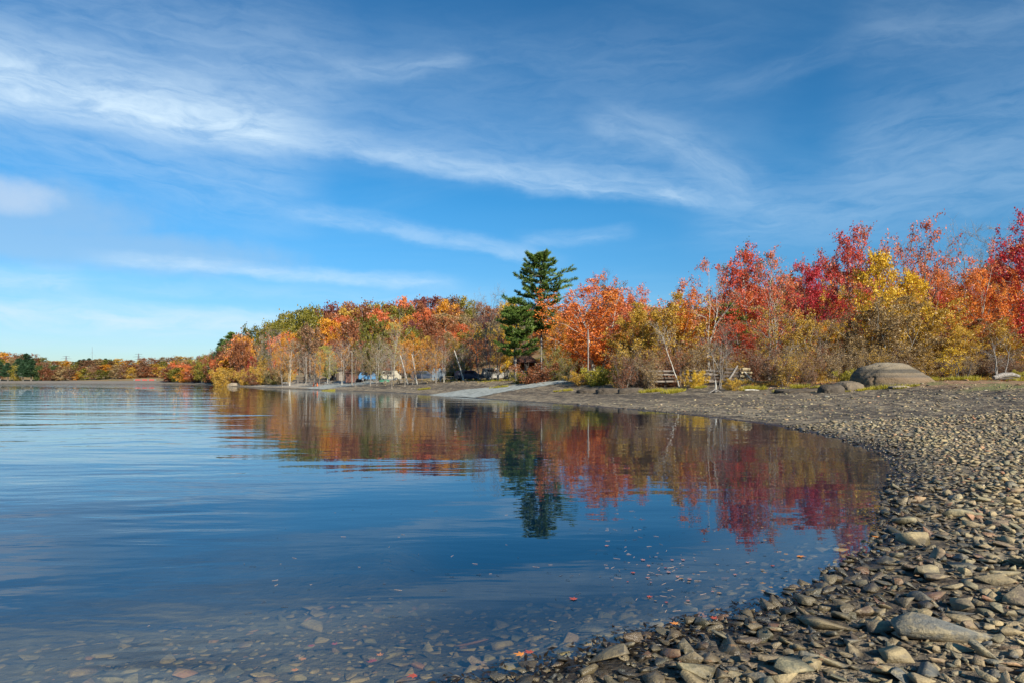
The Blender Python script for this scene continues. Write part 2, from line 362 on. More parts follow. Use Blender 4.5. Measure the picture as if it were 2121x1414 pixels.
def stone_mat(name, per_object, dark=1.0, wetness=True, tone=(1.34, 1.25, 1.09)):
    m = bpy.data.materials.new(name); m.use_nodes = True; t = NT(m.node_tree); p = t.n['Principled BSDF']
    tcn = t.n.new('ShaderNodeTexCoord').outputs['Object']; g = t.n.new('ShaderNodeNewGeometry').outputs['Position']
    r = t.n.new('ShaderNodeObjectInfo').outputs['Random'] if per_object else t.attr('tint')
    k = dark
    c = t.ramp(r, [(0,(.055*k,.060*k,.063*k)),(.14,(.11*k,.12*k,.125*k)),(.28,(.15*k,.15*k,.105*k)),(.45,(.20*k,.165*k,.11*k)),(.60,(.31*k,.255*k,.15*k)),(.72,(.10*k,.085*k,.07*k)),(.82,(.18*k,.125*k,.09*k)),(.93,(.38*k,.33*k,.21*k)),(.955,(.27*k,.13*k,.085*k)),(.985,(.30*k,.16*k,.10*k)),(1,(.46*k,.43*k,.35*k))])
    n = t.noise(g, 9, 6, .7); n2 = t.noise(g, 45, 4, .7); ns = t.noise(t.mapping(g, (6, 6, 34), (.25, .1, .5)), 1.0, 5, .7)
    c = t.mix(t.ss(n, .40, .66), c, t.mix(.6, c, (.36*k,.30*k,.18*k)))
    c = t.mix(t.m('MULTIPLY', t.ss(ns, .52, .68), .5), c, t.mix(.7, c, (.10*k,.10*k,.10*k)))
    c = t.mix(t.m('MULTIPLY', t.ss(n2, .62, .75), .5), c, (.46*k,.40*k,.28*k))
    c = t.mix(t.m('MULTIPLY', t.ss(n2, .42, .30), .6), c, t.mix(.7, c, (.03,.03,.028)))
    c = t.mix(1.0, c, tone, 'MULTIPLY')
    z = t.sep(g)[2]
    if wetness:
        wet = t.ss(t.m('ADD', z, t.m('MULTIPLY', t.m('SUBTRACT', n, .5), .08)), .125, .045)
        c = t.mix(t.m('MULTIPLY', wet, .8), c, t.mix(.85, c, (.012,.011,.008)))
        t.l.new(t.mix(wet, (.85,)*3, (.25,)*3), p.inputs['Roughness'])
    else: p.inputs['Roughness'].default_value = .85
    t.l.new(c, p.inputs['Base Color'])
    t.l.new(t.bump(t.m('ADD', t.m('ADD', n, t.m('MULTIPLY', n2, .35)), t.m('MULTIPLY', ns, .5)), .75, .03), p.inputs['Normal'])
    return m
GM = ground_mat()
STONE_O = stone_mat('beach_stone', True); STONE_A = stone_mat('beach_stone_small', False)
BED_O = stone_mat('bed_stone', True, .95, False, (1.30, 1.06, .62)); BED_A = stone_mat('bed_stone_small', False, .95, False, (1.30, 1.06, .62))

# ------------------------------------------------------------------ ground sheet (polar grid round the viewpoint)
az = np.concatenate([np.radians(np.linspace(-180, -46, 70, endpoint=False)), np.radians(np.linspace(-46, 46, 560, endpoint=False)), np.radians(np.linspace(46, 180, 71))])
rad = np.concatenate([[0.02], np.geomspace(.4, 3.0, 14, endpoint=False), np.geomspace(3.0, 60, 250, endpoint=False), np.geomspace(60, 600, 110, endpoint=False), np.geomspace(600, 4500, 14)])
A_, R_ = np.meshgrid(az, rad)
GX = R_*np.sin(A_); GY = R_*np.cos(A_)
gd_ = sdist(GX, GY); GZ = height(GX, GY, gd_)
GZ = np.where(R_ > 700, np.where(gd_ > 0, 12+GZ*.1, -3), GZ)
nr, na = A_.shape
idx = np.arange(nr*na).reshape(nr, na)
q = np.stack([idx[:-1, :-1], idx[1:, :-1], idx[1:, 1:], idx[:-1, 1:]], -1).reshape(-1, 4)[:, ::-1]
gme = mesh_np('ground', np.stack([GX, GY, GZ], -1).reshape(-1, 3), q, {'shore': ('POINT', gd_.ravel())}, True)
ground = ob('ground', gme, GM, kind='structure')

# ------------------------------------------------------------------ water: closed body of lake water
def water_mat():
    m = bpy.data.materials.new('lake_water'); m.use_nodes = True; t = NT(m.node_tree); t.n.clear()
    g = t.n.new('ShaderNodeNewGeometry').outputs['Position']; x, y, z = t.sep(g)
    big = t.noise(t.mapping(g, (.10, .28, 1), (0, 0, .15)), 1.0, 3, .5, .4)
    rip = t.noise(t.mapping(g, (.55, 1.7, 1), (0, 0, -.08)), 1.0, 3, .5, .3)
    rip2 = t.noise(t.mapping(g, (2.5, 5.5, 1), (0, 0, .2)), 1.0, 2, .5)
    breeze = t.ss(t.noise(t.mapping(g, (.012, .03, 1)), 1.0, 2), .38, .62)
    left = t.ss(t.m('DIVIDE', x, t.m('MAXIMUM', y, 1.0)), -.28, -.5)
    amp = t.m('ADD', .24, t.m('MULTIPLY', left, t.m('ADD', .5, t.m('MULTIPLY', breeze, 1.0))))
    h = t.m('ADD', t.m('MULTIPLY', big, .11), t.m('ADD', t.m('MULTIPLY', rip, .018), t.m('MULTIPLY', rip2, .0020)))
    bn = t.n.new('ShaderNodeBump'); bn.inputs['Distance'].default_value = 1.0; t.l.new(amp, bn.inputs['Strength']); t.l.new(h, bn.inputs['Height'])
    nrm = bn.outputs[0]
    fr = t.n.new('ShaderNodeFresnel'); fr.inputs['IOR'].default_value = 1.37; t.l.new(nrm, fr.inputs['Normal'])
    gl = t.n.new('ShaderNodeBsdfGlossy'); gl.inputs['Roughness'].default_value = .0; t.l.new(nrm, gl.inputs['Normal']); gl.inputs[0].default_value = (.93, .97, 1, 1)
    tr = t.n.new('ShaderNodeBsdfTransparent'); tr.inputs[0].default_value = (.93, .96, .97, 1)
    df = t.n.new('ShaderNodeBsdfDiffuse'); df.inputs[0].default_value = (.0, .10, .27, 1)
    body = t.n.new('ShaderNodeMixShader'); body.inputs[0].default_value = .115; t.l.new(tr.outputs[0], body.inputs[1]); t.l.new(df.outputs[0], body.inputs[2])
    mx = t.n.new('ShaderNodeMixShader'); t.l.new(t.m('MULTIPLY', fr.outputs[0], t.m('SUBTRACT', 1.0, t.n.new('ShaderNodeNewGeometry').outputs['Backfacing'])), mx.inputs[0]); t.l.new(body.outputs[0], mx.inputs[1]); t.l.new(gl.outputs[0], mx.inputs[2])
    va = t.n.new('ShaderNodeVolumeAbsorption'); va.inputs[0].default_value = (.52, .52, .38, 1); va.inputs['Density'].default_value = 2.3
    o = t.n.new('ShaderNodeOutputMaterial'); t.l.new(mx.outputs[0], o.inputs[0]); t.l.new(va.outputs[0], o.inputs[1])
    return m
wv = [(-1400,-600,0),(200,-600,0),(200,480,0),(-1400,480,0)]
bm = bmesh.new()
t_ = [bm.verts.new(v) for v in wv]; b_ = [bm.verts.new((v[0], v[1], -6)) for v in wv]
bm.faces.new(t_); bm.faces.new(b_[::-1])
for k in range(4): bm.faces.new((t_[k], b_[k], b_[(k+1) % 4], t_[(k+1) % 4]))
bmesh.ops.recalc_face_normals(bm, faces=bm.faces)
wme = bpy.data.meshes.new('lake_water'); bm.to_mesh(wme); bm.free()
ob('lake_water', wme, water_mat(), kind='structure')
# ------------------------------------------------------------------ batch builders
def tubes(P, R, sides=4):
    """P (N,K,3) polylines, R (N,K) radii -> verts, quads"""
    N, K, _ = P.shape
    T = np.gradient(P, axis=1); T /= np.linalg.norm(T, axis=2, keepdims=True)+1e-9
    ref = np.where(np.abs(T[..., 2:3]) > .85, np.array([1., 0, 0]), np.array([0, 0, 1.]))
    U = np.cross(T, ref); U /= np.linalg.norm(U, axis=2, keepdims=True)+1e-9
    V = np.cross(T, U)
    a = np.arange(sides)*2*PI/sides
    ring = U[:, :, None, :]*np.cos(a)[:, None]+V[:, :, None, :]*np.sin(a)[:, None]
    pts = P[:, :, None, :]+ring*R[:, :, None, None]
    vi = np.arange(N*K*sides).reshape(N, K, sides)
    a0 = vi[:, :-1]; a1 = vi[:, 1:]
    q = np.stack([a0, np.roll(a0, -1, 2), np.roll(a1, -1, 2), a1], -1).reshape(-1, 4)
    return pts.reshape(-1, 3), q
def unit(v): return v/(np.linalg.norm(v, axis=-1, keepdims=True)+1e-9)
def leaves_mesh(name, C, size, clump, r, asp=.7, up=.25, nvec=None):
    n = len(C)
    nv = unit(r.normal(size=(n, 3))+np.array([0, 0, up])) if nvec is None else nvec
    u = unit(np.cross(nv, r.normal(size=(n, 3)))); v = np.cross(nv, u)
    s = size*r.uniform(.6, 1.3, n)
    a = u*(s*.5)[:, None]; b = v*(s*.5*asp)[:, None]
    V = np.stack([C-a, C-b*1.0+a*.1, C+a, C+b*1.0+a*.1], 1).reshape(-1, 3)
    return mesh_np(name, V, np.arange(n*4).reshape(n, 4), {'tint': ('FACE', r.uniform(0, 1, n)), 'clump': ('FACE', clump)})
ENV = {
 'round': lambda t: np.clip(1-(2*t-1)**2, 0, 1)**.45*(1-.12*t),
 'oval':  lambda t: np.clip(1-(1.9*t-.85)**2, 0.02, 1)**.6,
 'umbrella': lambda t: np.clip(1-(1.25*t-.62-.0)**2*1.6, .02, 1)*(.55+.45*np.clip(t*2, 0, 1)),
 'cone':  lambda t: np.clip(1.05-t, .04, 1)**.8*np.clip(t*6+.3, 0, 1),
 'vase':  lambda t: np.clip(.25+.9*t, 0, 1)*np.clip((1.04-t)*5, .1, 1)**.5,
}
def interp(P, s):
    """point at parameter s (0..1) of each polyline P (N,K,3), s (N,)"""
    K = P.shape[1]; f = np.clip(s, 0, .9999)*(K-1); i = f.astype(int); fr = (f-i)[:, None]
    n = np.arange(len(P)); return P[n, i]*(1-fr)+P[n, i+1]*fr
def grow(r, starts, ends, K, wob, sag):
    n = len(starts); t = np.linspace(0, 1, K)[None, :, None]
    L = np.linalg.norm(ends-starts, axis=1)[:, None, None]
    P = starts[:, None]*(1-t)+ends[:, None]*t
    j = r.normal(size=(n, K, 3))*wob*L; j[:, 0] = 0; j[:, -1] *= .5
    P = P+np.cumsum(j, 1)*.5
    P[:, :, 2] += sag*L[:, :, 0]*np.sin(PI*t[:, :, 0])
    return P
PROTO = {}
def make_tree(key, H=12., R=4., base=.3, shape='round', stems=1, spread=.2, limbs=26, subs=7, twigs=5, leaf=.2, lpt=5, frac=1.0, trunk_r=.16, lean=0., twig_r=.012, rise=.25, clumpy=.0, sub_len=.30, tw_len=.5, top_bare=0., seed=0):
    r = np.random.default_rng(seed*101+sum(map(ord, key)))
    K = 9; tz = np.linspace(0, 1, K)
    trunks = []; radii = []
    for s in range(stems):
        a = r.uniform(0, 2*PI); off = (0 if stems == 1 else 1)
        top = np.array([math.cos(a)*spread*R*off+lean*H, math.sin(a)*spread*R*off, H*(1 if s == 0 else r.uniform(.7, .96))])
        st = np.array([math.cos(a)*.18*off, math.sin(a)*.18*off, 0])
        P = st*(1-tz[:, None])+top*tz[:, None]
        w_ = r.normal(size=(K, 3))*H*.012; w_[0] = 0; w_[:, 2] = 0
        P += np.cumsum(w_, 0)
        P[0, 2] = -.3
        trunks.append(P); radii.append(trunk_r*(.75 if off else 1)*(1-tz*.93)**.9*np.where(tz == 0, 1.35, 1))
    TP = np.array(trunks); TR = np.array(radii)
    V1, q1 = tubes(TP, TR, 7)
    nl = limbs
    si = r.integers(0, stems, nl)
    t1 = np.clip((np.arange(nl)+r.uniform(0, 1, nl))/nl, .02, 1)
    z1 = H*(base+(1-base)*t1); e = ENV[shape](t1)*R
    ang = np.arange(nl)*2.39996+r.uniform(-.4, .4, nl)
    t0 = np.clip(z1/H-rise*r.uniform(.6, 1.2, nl)*np.clip(e/R, .3, 1), base*.55, .93)
    S0 = interp(TP[si], t0)
    cen = interp(TP[si], np.clip(z1/H, 0, 1)); er = e*r.uniform(.62, 1.08, nl)
    E0 = np.stack([cen[:, 0]+np.cos(ang)*er, cen[:, 1]+np.sin(ang)*er, z1+r.normal(size=nl)*.03*H], -1)
    LP = grow(r, S0, E0, 7, .07, .06)
    LR = (trunk_r*.36*np.clip((er/R), .3, 1))[:, None]*np.linspace(1, .16, 7)[None]
    V2, q2 = tubes(LP, LR, 4)
    Vt = np.concatenate([V1, V2]); qt = np.concatenate([q1, q2+len(V1)])
    # sub-branches
    pi = np.repeat(np.arange(nl), subs); ns = len(pi)
    s_ = np.tile(np.linspace(.30, 1.0, subs), nl)+r.uniform(-.05, .05, ns)
    S1 = interp(LP[pi], s_); ld = unit(E0-S0)[pi]
    up_ = .18 if lpt < 4 else .02
    dr = unit(ld*.7+r.normal(size=(ns, 3))*.75+np.array([0, 0, up_]))
    E1 = S1+dr*(R*sub_len*r.uniform(.5, 1.2, ns)*(.55+.6*er[pi]/R))[:, None]
    SP = grow(r, S1, E1, 4, .08, .03)
    SR = (trunk_r*.09+.004)*np.linspace(1, .35, 4)[None]*np.ones((ns, 1))
    V3, q3 = tubes(SP, SR, 3)
    # twigs
    pj = np.repeat(np.arange(ns), twigs); nt = len(pj)
    S2 = interp(SP[pj], r.uniform(.15, 1, nt))
    d2 = unit(dr[pj]*.6+r.normal(size=(nt, 3))*.7+np.array([0, 0, .25 if lpt < 4 else .06]))
    E2 = S2+d2*(tw_len*r.uniform(.5, 1.3, nt))[:, None]
    WP = grow(r, S2, E2, 3, .05, .0)
    WR = twig_r*np.array([1, .7, .3])[None]*np.ones((nt, 1))
    V4, q4 = tubes(WP, WR, 3)
    Vb = np.concatenate([V3, V4]); qb = np.concatenate([q3, q4+len(V3)])
    out = {'H': H, 'R': R, 'trunk': mesh_np(key+'_trunk', Vt, qt, None, True), 'branches': mesh_np(key+'_branches', Vb, qb, None, True)}
    if lpt > 0:
        lk = r.uniform(0, 1, nl) < frac
        keep = lk[pi[pj]]
        if top_bare > 0: keep &= (S2[:, 2] < H*(1-top_bare)) | (r.uniform(size=nt) < .18)
        if clumpy > 0: keep &= (r.uniform(0, 1, ns) > clumpy)[pj]
        k = np.where(keep)[0]; kk = np.repeat(k, lpt); n = len(kk)
        C = interp(WP[kk], r.uniform(.05, 1, n))+r.normal(size=(n, 3))*leaf*.75
        cv = (r.uniform(0, 1, nl)[pi]*.6+r.uniform(0, 1, ns)*.4)[pj[kk]]
        out['crown'] = leaves_mesh(key+'_crown', C, leaf, cv, r)
    PROTO[key] = out
    return out
def make_pine(key, H, prof, seed=0, layers=22, needle=.34, trunk_r=.2, lean=0., per=6, dens=1.0):
    """white pine: tiers of near-level boughs carrying upturned tufts; prof = [(height fraction, left reach, right reach, depth)]"""
    r = np.random.default_rng(seed+999); K = 10; tz = np.linspace(0, 1, K)
    P = np.stack([lean*H*tz, 0*tz, H*tz], -1); w_ = r.normal(size=(K, 3))*H*.008; w_[0] = 0; w_[:, 2] = 0; P += np.cumsum(w_, 0); P[0, 2] = -.3
    V1, q1 = tubes(P[None], (trunk_r*(1-tz*.92))[None], 8)
    pf = np.array(prof); starts = []; ends = []
    for l in range(layers):
        t = pf[0, 0]+(pf[-1, 0]-pf[0, 0])*(l+.3*r.uniform(-1, 1))/(layers-1); t = min(t, .985)
        Lr = np.interp(t, pf[:, 0], pf[:, 1]); Rr = np.interp(t, pf[:, 0], pf[:, 2]); Dr = (Lr+Rr)/2
        a0 = r.uniform(0, 2*PI)
        for k in range(per):
            a = a0+k*2*PI/per+r.uniform(-.3, .3); c = math.cos(a)
            reach = ((Rr if c > 0 else Lr)*abs(c)+Dr*.8*(1-abs(c)))*r.uniform(.55, 1.08)
            c0 = interp(P[None], np.array([max(t-.03, .02)]))[0]
            starts.append(c0); ends.append(c0+np.array([c*reach, math.sin(a)*reach, .10*reach+.03*H*r.uniform(.3, 1)]))
    S0 = np.array(starts); E0 = np.array(ends); nl = len(S0); reach = np.linalg.norm(E0-S0, axis=1)
    LP = grow(r, S0, E0, 6, .05, -.10)
    V2, q2 = tubes(LP, (trunk_r*.09+reach*.012)[:, None]*np.linspace(1, .25, 6)[None], 4)
    subs = 9; pi = np.repeat(np.arange(nl), subs); ns = len(pi)
    s_ = np.tile(np.linspace(.28, 1.0, subs), nl)
    S1 = interp(LP[pi], s_); ld = unit(E0-S0)[pi]; side = np.stack([-ld[:, 1], ld[:, 0], 0*ld[:, 0]], -1)*np.tile(np.array([1, -1]*5)[:subs], nl)[:, None]
    dr = unit(ld*.7+side*.8*(1.15-s_)[:, None]+r.normal(size=(ns, 3))*.15+np.array([0, 0, .18]))
    L1 = (reach[pi]*.30+.15)*r.uniform(.6, 1.15, ns)*(1.25-.5*s_)
    E1 = S1+dr*L1[:, None]
    SP = grow(r, S1, E1, 4, .05, .0); V3, q3 = tubes(SP, .016*np.linspace(1, .4, 4)[None]*np.ones((ns, 1)), 3)
    # needle tufts: bundles of slim blades fanning up and out
    m = int(10*dens); tj = np.repeat(np.arange(ns), m); n = len(tj)
    C = interp(SP[tj], r.uniform(.1, 1.05, n))
    tuft = 5; C = np.repeat(C, tuft, 0); dj = np.repeat(dr[tj], tuft, 0); n = len(C)
    nd = unit(dj*.8+r.normal(size=(n, 3))*.55+np.array([0, 0, .55]))
    ln = needle*r.uniform(.6, 1.2, n); wv_ = unit(np.cross(nd, r.normal(size=(n, 3))))*(.032+needle*.06)
    V = np.stack([C-wv_*.5, C+wv_*.5, C+nd*ln[:, None]+wv_*.35, C+nd*ln[:, None]-wv_*.35], 1).reshape(-1, 3)
    cl_ = np.repeat((r.uniform(0, 1, nl)[pi]*.5+r.uniform(0, 1, ns)*.5)[tj], tuft)
    crown = mesh_np(key+'_crown', V, np.arange(n*4).reshape(n, 4), {'tint': ('FACE', r.uniform(0, 1, n)), 'clump': ('FACE', cl_)})
    PROTO[key] = {'H': H, 'R': pf[:, 1:3].max(), 'trunk': mesh_np(key+'_trunk', V1, q1, None, True),
                  'branches': mesh_np(key+'_branches', np.concatenate([V2, V3]), np.concatenate([q2, q3+len(V2)]), None, True), 'crown': crown}

# prototypes ------------------------------------------------------
for k in range(4): make_tree(f'maple{k}', 12, 4.4, .24, 'round', 1, limbs=36, subs=7, twigs=5, leaf=.20, lpt=11, clumpy=.20, seed=k, twig_r=.006, tw_len=.6)
for k in range(2): make_tree(f'maplemulti{k}', 12, 4.8, .24, 'umbrella', 4, .45, limbs=42, subs=8, twigs=5, leaf=.165, lpt=13, clumpy=.14, trunk_r=.15, seed=k, twig_r=.006, tw_len=.6)
for k in range(3): make_tree(f'thinmaple{k}', 13, 4.2, .33, 'round', 2, .3, limbs=30, subs=7, twigs=6, leaf=.20, lpt=4, frac=.85, clumpy=.25, seed=k+5, twig_r=.008)
for k in range(4): make_tree(f'oak{k}', 12, 5.4, .18, 'round', 1, limbs=40, subs=7, twigs=4, leaf=.40, lpt=7, clumpy=.18, trunk_r=.2, seed=k, twig_r=.006)
for k in range(3): make_tree(f'bare{k}', 13, 4.2, .28, 'vase', 2, .3, limbs=30, subs=7, twigs=6, leaf=.15, lpt=0, trunk_r=.11, twig_r=.009, tw_len=.8, seed=k)
for k in range(3): make_tree(f'wispy{k}', 12, 3.8, .28, 'oval', 2, .3, limbs=28, subs=6, twigs=6, leaf=.19, lpt=3, frac=.75, trunk_r=.11, twig_r=.008, tw_len=.7, seed=k)
for k in range(4): make_tree(f'birch{k}', 9, 3.4, .10, 'round', 5, .55, limbs=38, subs=7, twigs=5, leaf=.17, lpt=12, clumpy=.15, trunk_r=.06, twig_r=.006, seed=k, rise=.35)
for k in range(2): make_tree(f'yellow{k}', 11, 3.0, .20, 'oval', 1, limbs=36, subs=7, twigs=5, leaf=.21, lpt=8, clumpy=.15, trunk_r=.10, seed=k+3, twig_r=.006)
for k in range(4): make_tree(f'shrub{k}', 3.4, 2.0, .04, 'vase', 8, .7, limbs=30, subs=6, twigs=5, leaf=.11, lpt=4, trunk_r=.028, twig_r=.006, tw_len=.35, seed=k, rise=.4)
for k in range(3): make_tree(f'bush{k}', 1.6, 1.3, .02, 'round', 9, .8, limbs=30, subs=6, twigs=4, leaf=.10, lpt=7, trunk_r=.018, twig_r=.004, tw_len=.2, seed=k, rise=.4)
for k in range(2): make_tree(f'sapling{k}', 3.4, .9, .22, 'oval', 1, limbs=16, subs=4, twigs=4, leaf=.12, lpt=5, trunk_r=.03, twig_r=.007, tw_len=.25, seed=k)
make_tree('leanbirch0', 6.5, 1.6, .62, 'vase', 1, limbs=10, subs=5, twigs=5, leaf=.12, lpt=1, trunk_r=.07, lean=-.34, tw_len=.5, seed=1)
make_tree('leanbirch1', 5.5, 1.3, .62, 'vase', 1, limbs=9, subs=5, twigs=5, leaf=.12, lpt=1, trunk_r=.05, lean=.36, tw_len=.5, seed=2)
make_tree('snagtree', 4.2, 1.3, .25, 'vase', 3, .5, limbs=16, subs=5, twigs=5, leaf=.1, lpt=0, trunk_r=.09, twig_r=.008, tw_len=.35, seed=4)
make_tree('fartree0', 12, 5, .12, 'round', 1, limbs=18, subs=4, twigs=3, leaf=.8, lpt=7, clumpy=.1, seed=1)
make_tree('fartree1', 12, 5, .12, 'round', 1, limbs=18, subs=4, twigs=3, leaf=.8, lpt=7, clumpy=.1, seed=2)
make_tree('fartree2', 12, 4, .12, 'oval', 1, limbs=18, subs=4, twigs=3, leaf=.7, lpt=7, clumpy=.1, seed=3)
make_pine('pinetall', 15.5, [(.40, 1.2, 1.0), (.52, 2.9, 1.8), (.60, 4.1, 2.2), (.65, 3.8, 2.6), (.70, 2.4, 2.6), (.75, 2.9, 3.9), (.80, 2.9, 3.9), (.86, 2.3, 2.9), (.92, 1.8, 2.0), (.985, 1.1, 1.1)], 3, layers=12, per=7, needle=.36, dens=1.0)
make_pine('pineleft', 9.0, [(.36, 1.8, 2.2), (.42, 2.3, 2.4), (.50, .9, 1.0), (.62, 1.7, 2.3), (.75, 2.4, 2.3), (.86, 1.6, 1.6), (.97, .7, .7)], 8, layers=10, per=7, needle=.34, trunk_r=.2)
make_pine('pinefar', 12, [(.25, 2.6, 2.6), (.5, 2.6, 2.6), (.75, 1.7, 1.7), (.98, .3, .3)], 5, layers=12, per=5, needle=.7, dens=.4)
make_pine('pinethin', 8, [(.45, 1.4, 1.2), (.6, 1.5, 1.6), (.8, 1.1, 1.1), (.98, .3, .3)], 6, layers=7, per=4, needle=.28, dens=.7)

NTREE = [0]
def tree(proto, px, D, top, wpx, pal, bark='grey', label=None, cat='tree', group=None, name='tree', rot=None, zs=None, parts=True, flip=False):
    if px < 800 and 96 < D < 180: D = camp(px, D)
    if 1040 < px < 1270 and 56 < D < 96: D *= 1.17; zs = zs*1.17 if zs else zs
    p = PROTO[proto]; x, y = at(px, D); z = gz(x, y)
    H = (CH+(HY-top)*D/F-z)*(1 if 'pine' in proto else (.95 if px < 1500 else .915)) if zs is None else zs
    H = max(H, .35); k = H/p['H']; kr = (wpx*D/F/2)/p['R']*1.12 if wpx else k
    if wpx and kr < k*.72: kr = k*.72
    r = bpy.data.objects.new(name, None); COL.objects.link(r); r.location = (x, y, z-.02); r.empty_display_size = .3
    r.rotation_euler.z = random.uniform(0, 2*PI) if rot is None else rot
    r.scale = (-kr if flip else kr, kr, k)
    ob('trunk', p['trunk'], BK[bark], r)
    if parts: ob('branches', p['branches'], BK['twig'] if bark in ('birch', 'pale', 'grey') else BK[bark], r)
    if 'crown' in p and pal: ob('crown', p['crown'], LM[pal], r)
    r['label'] = label; r['category'] = cat
    if group: r['group'] = group
    NTREE[0] += 1
    return r

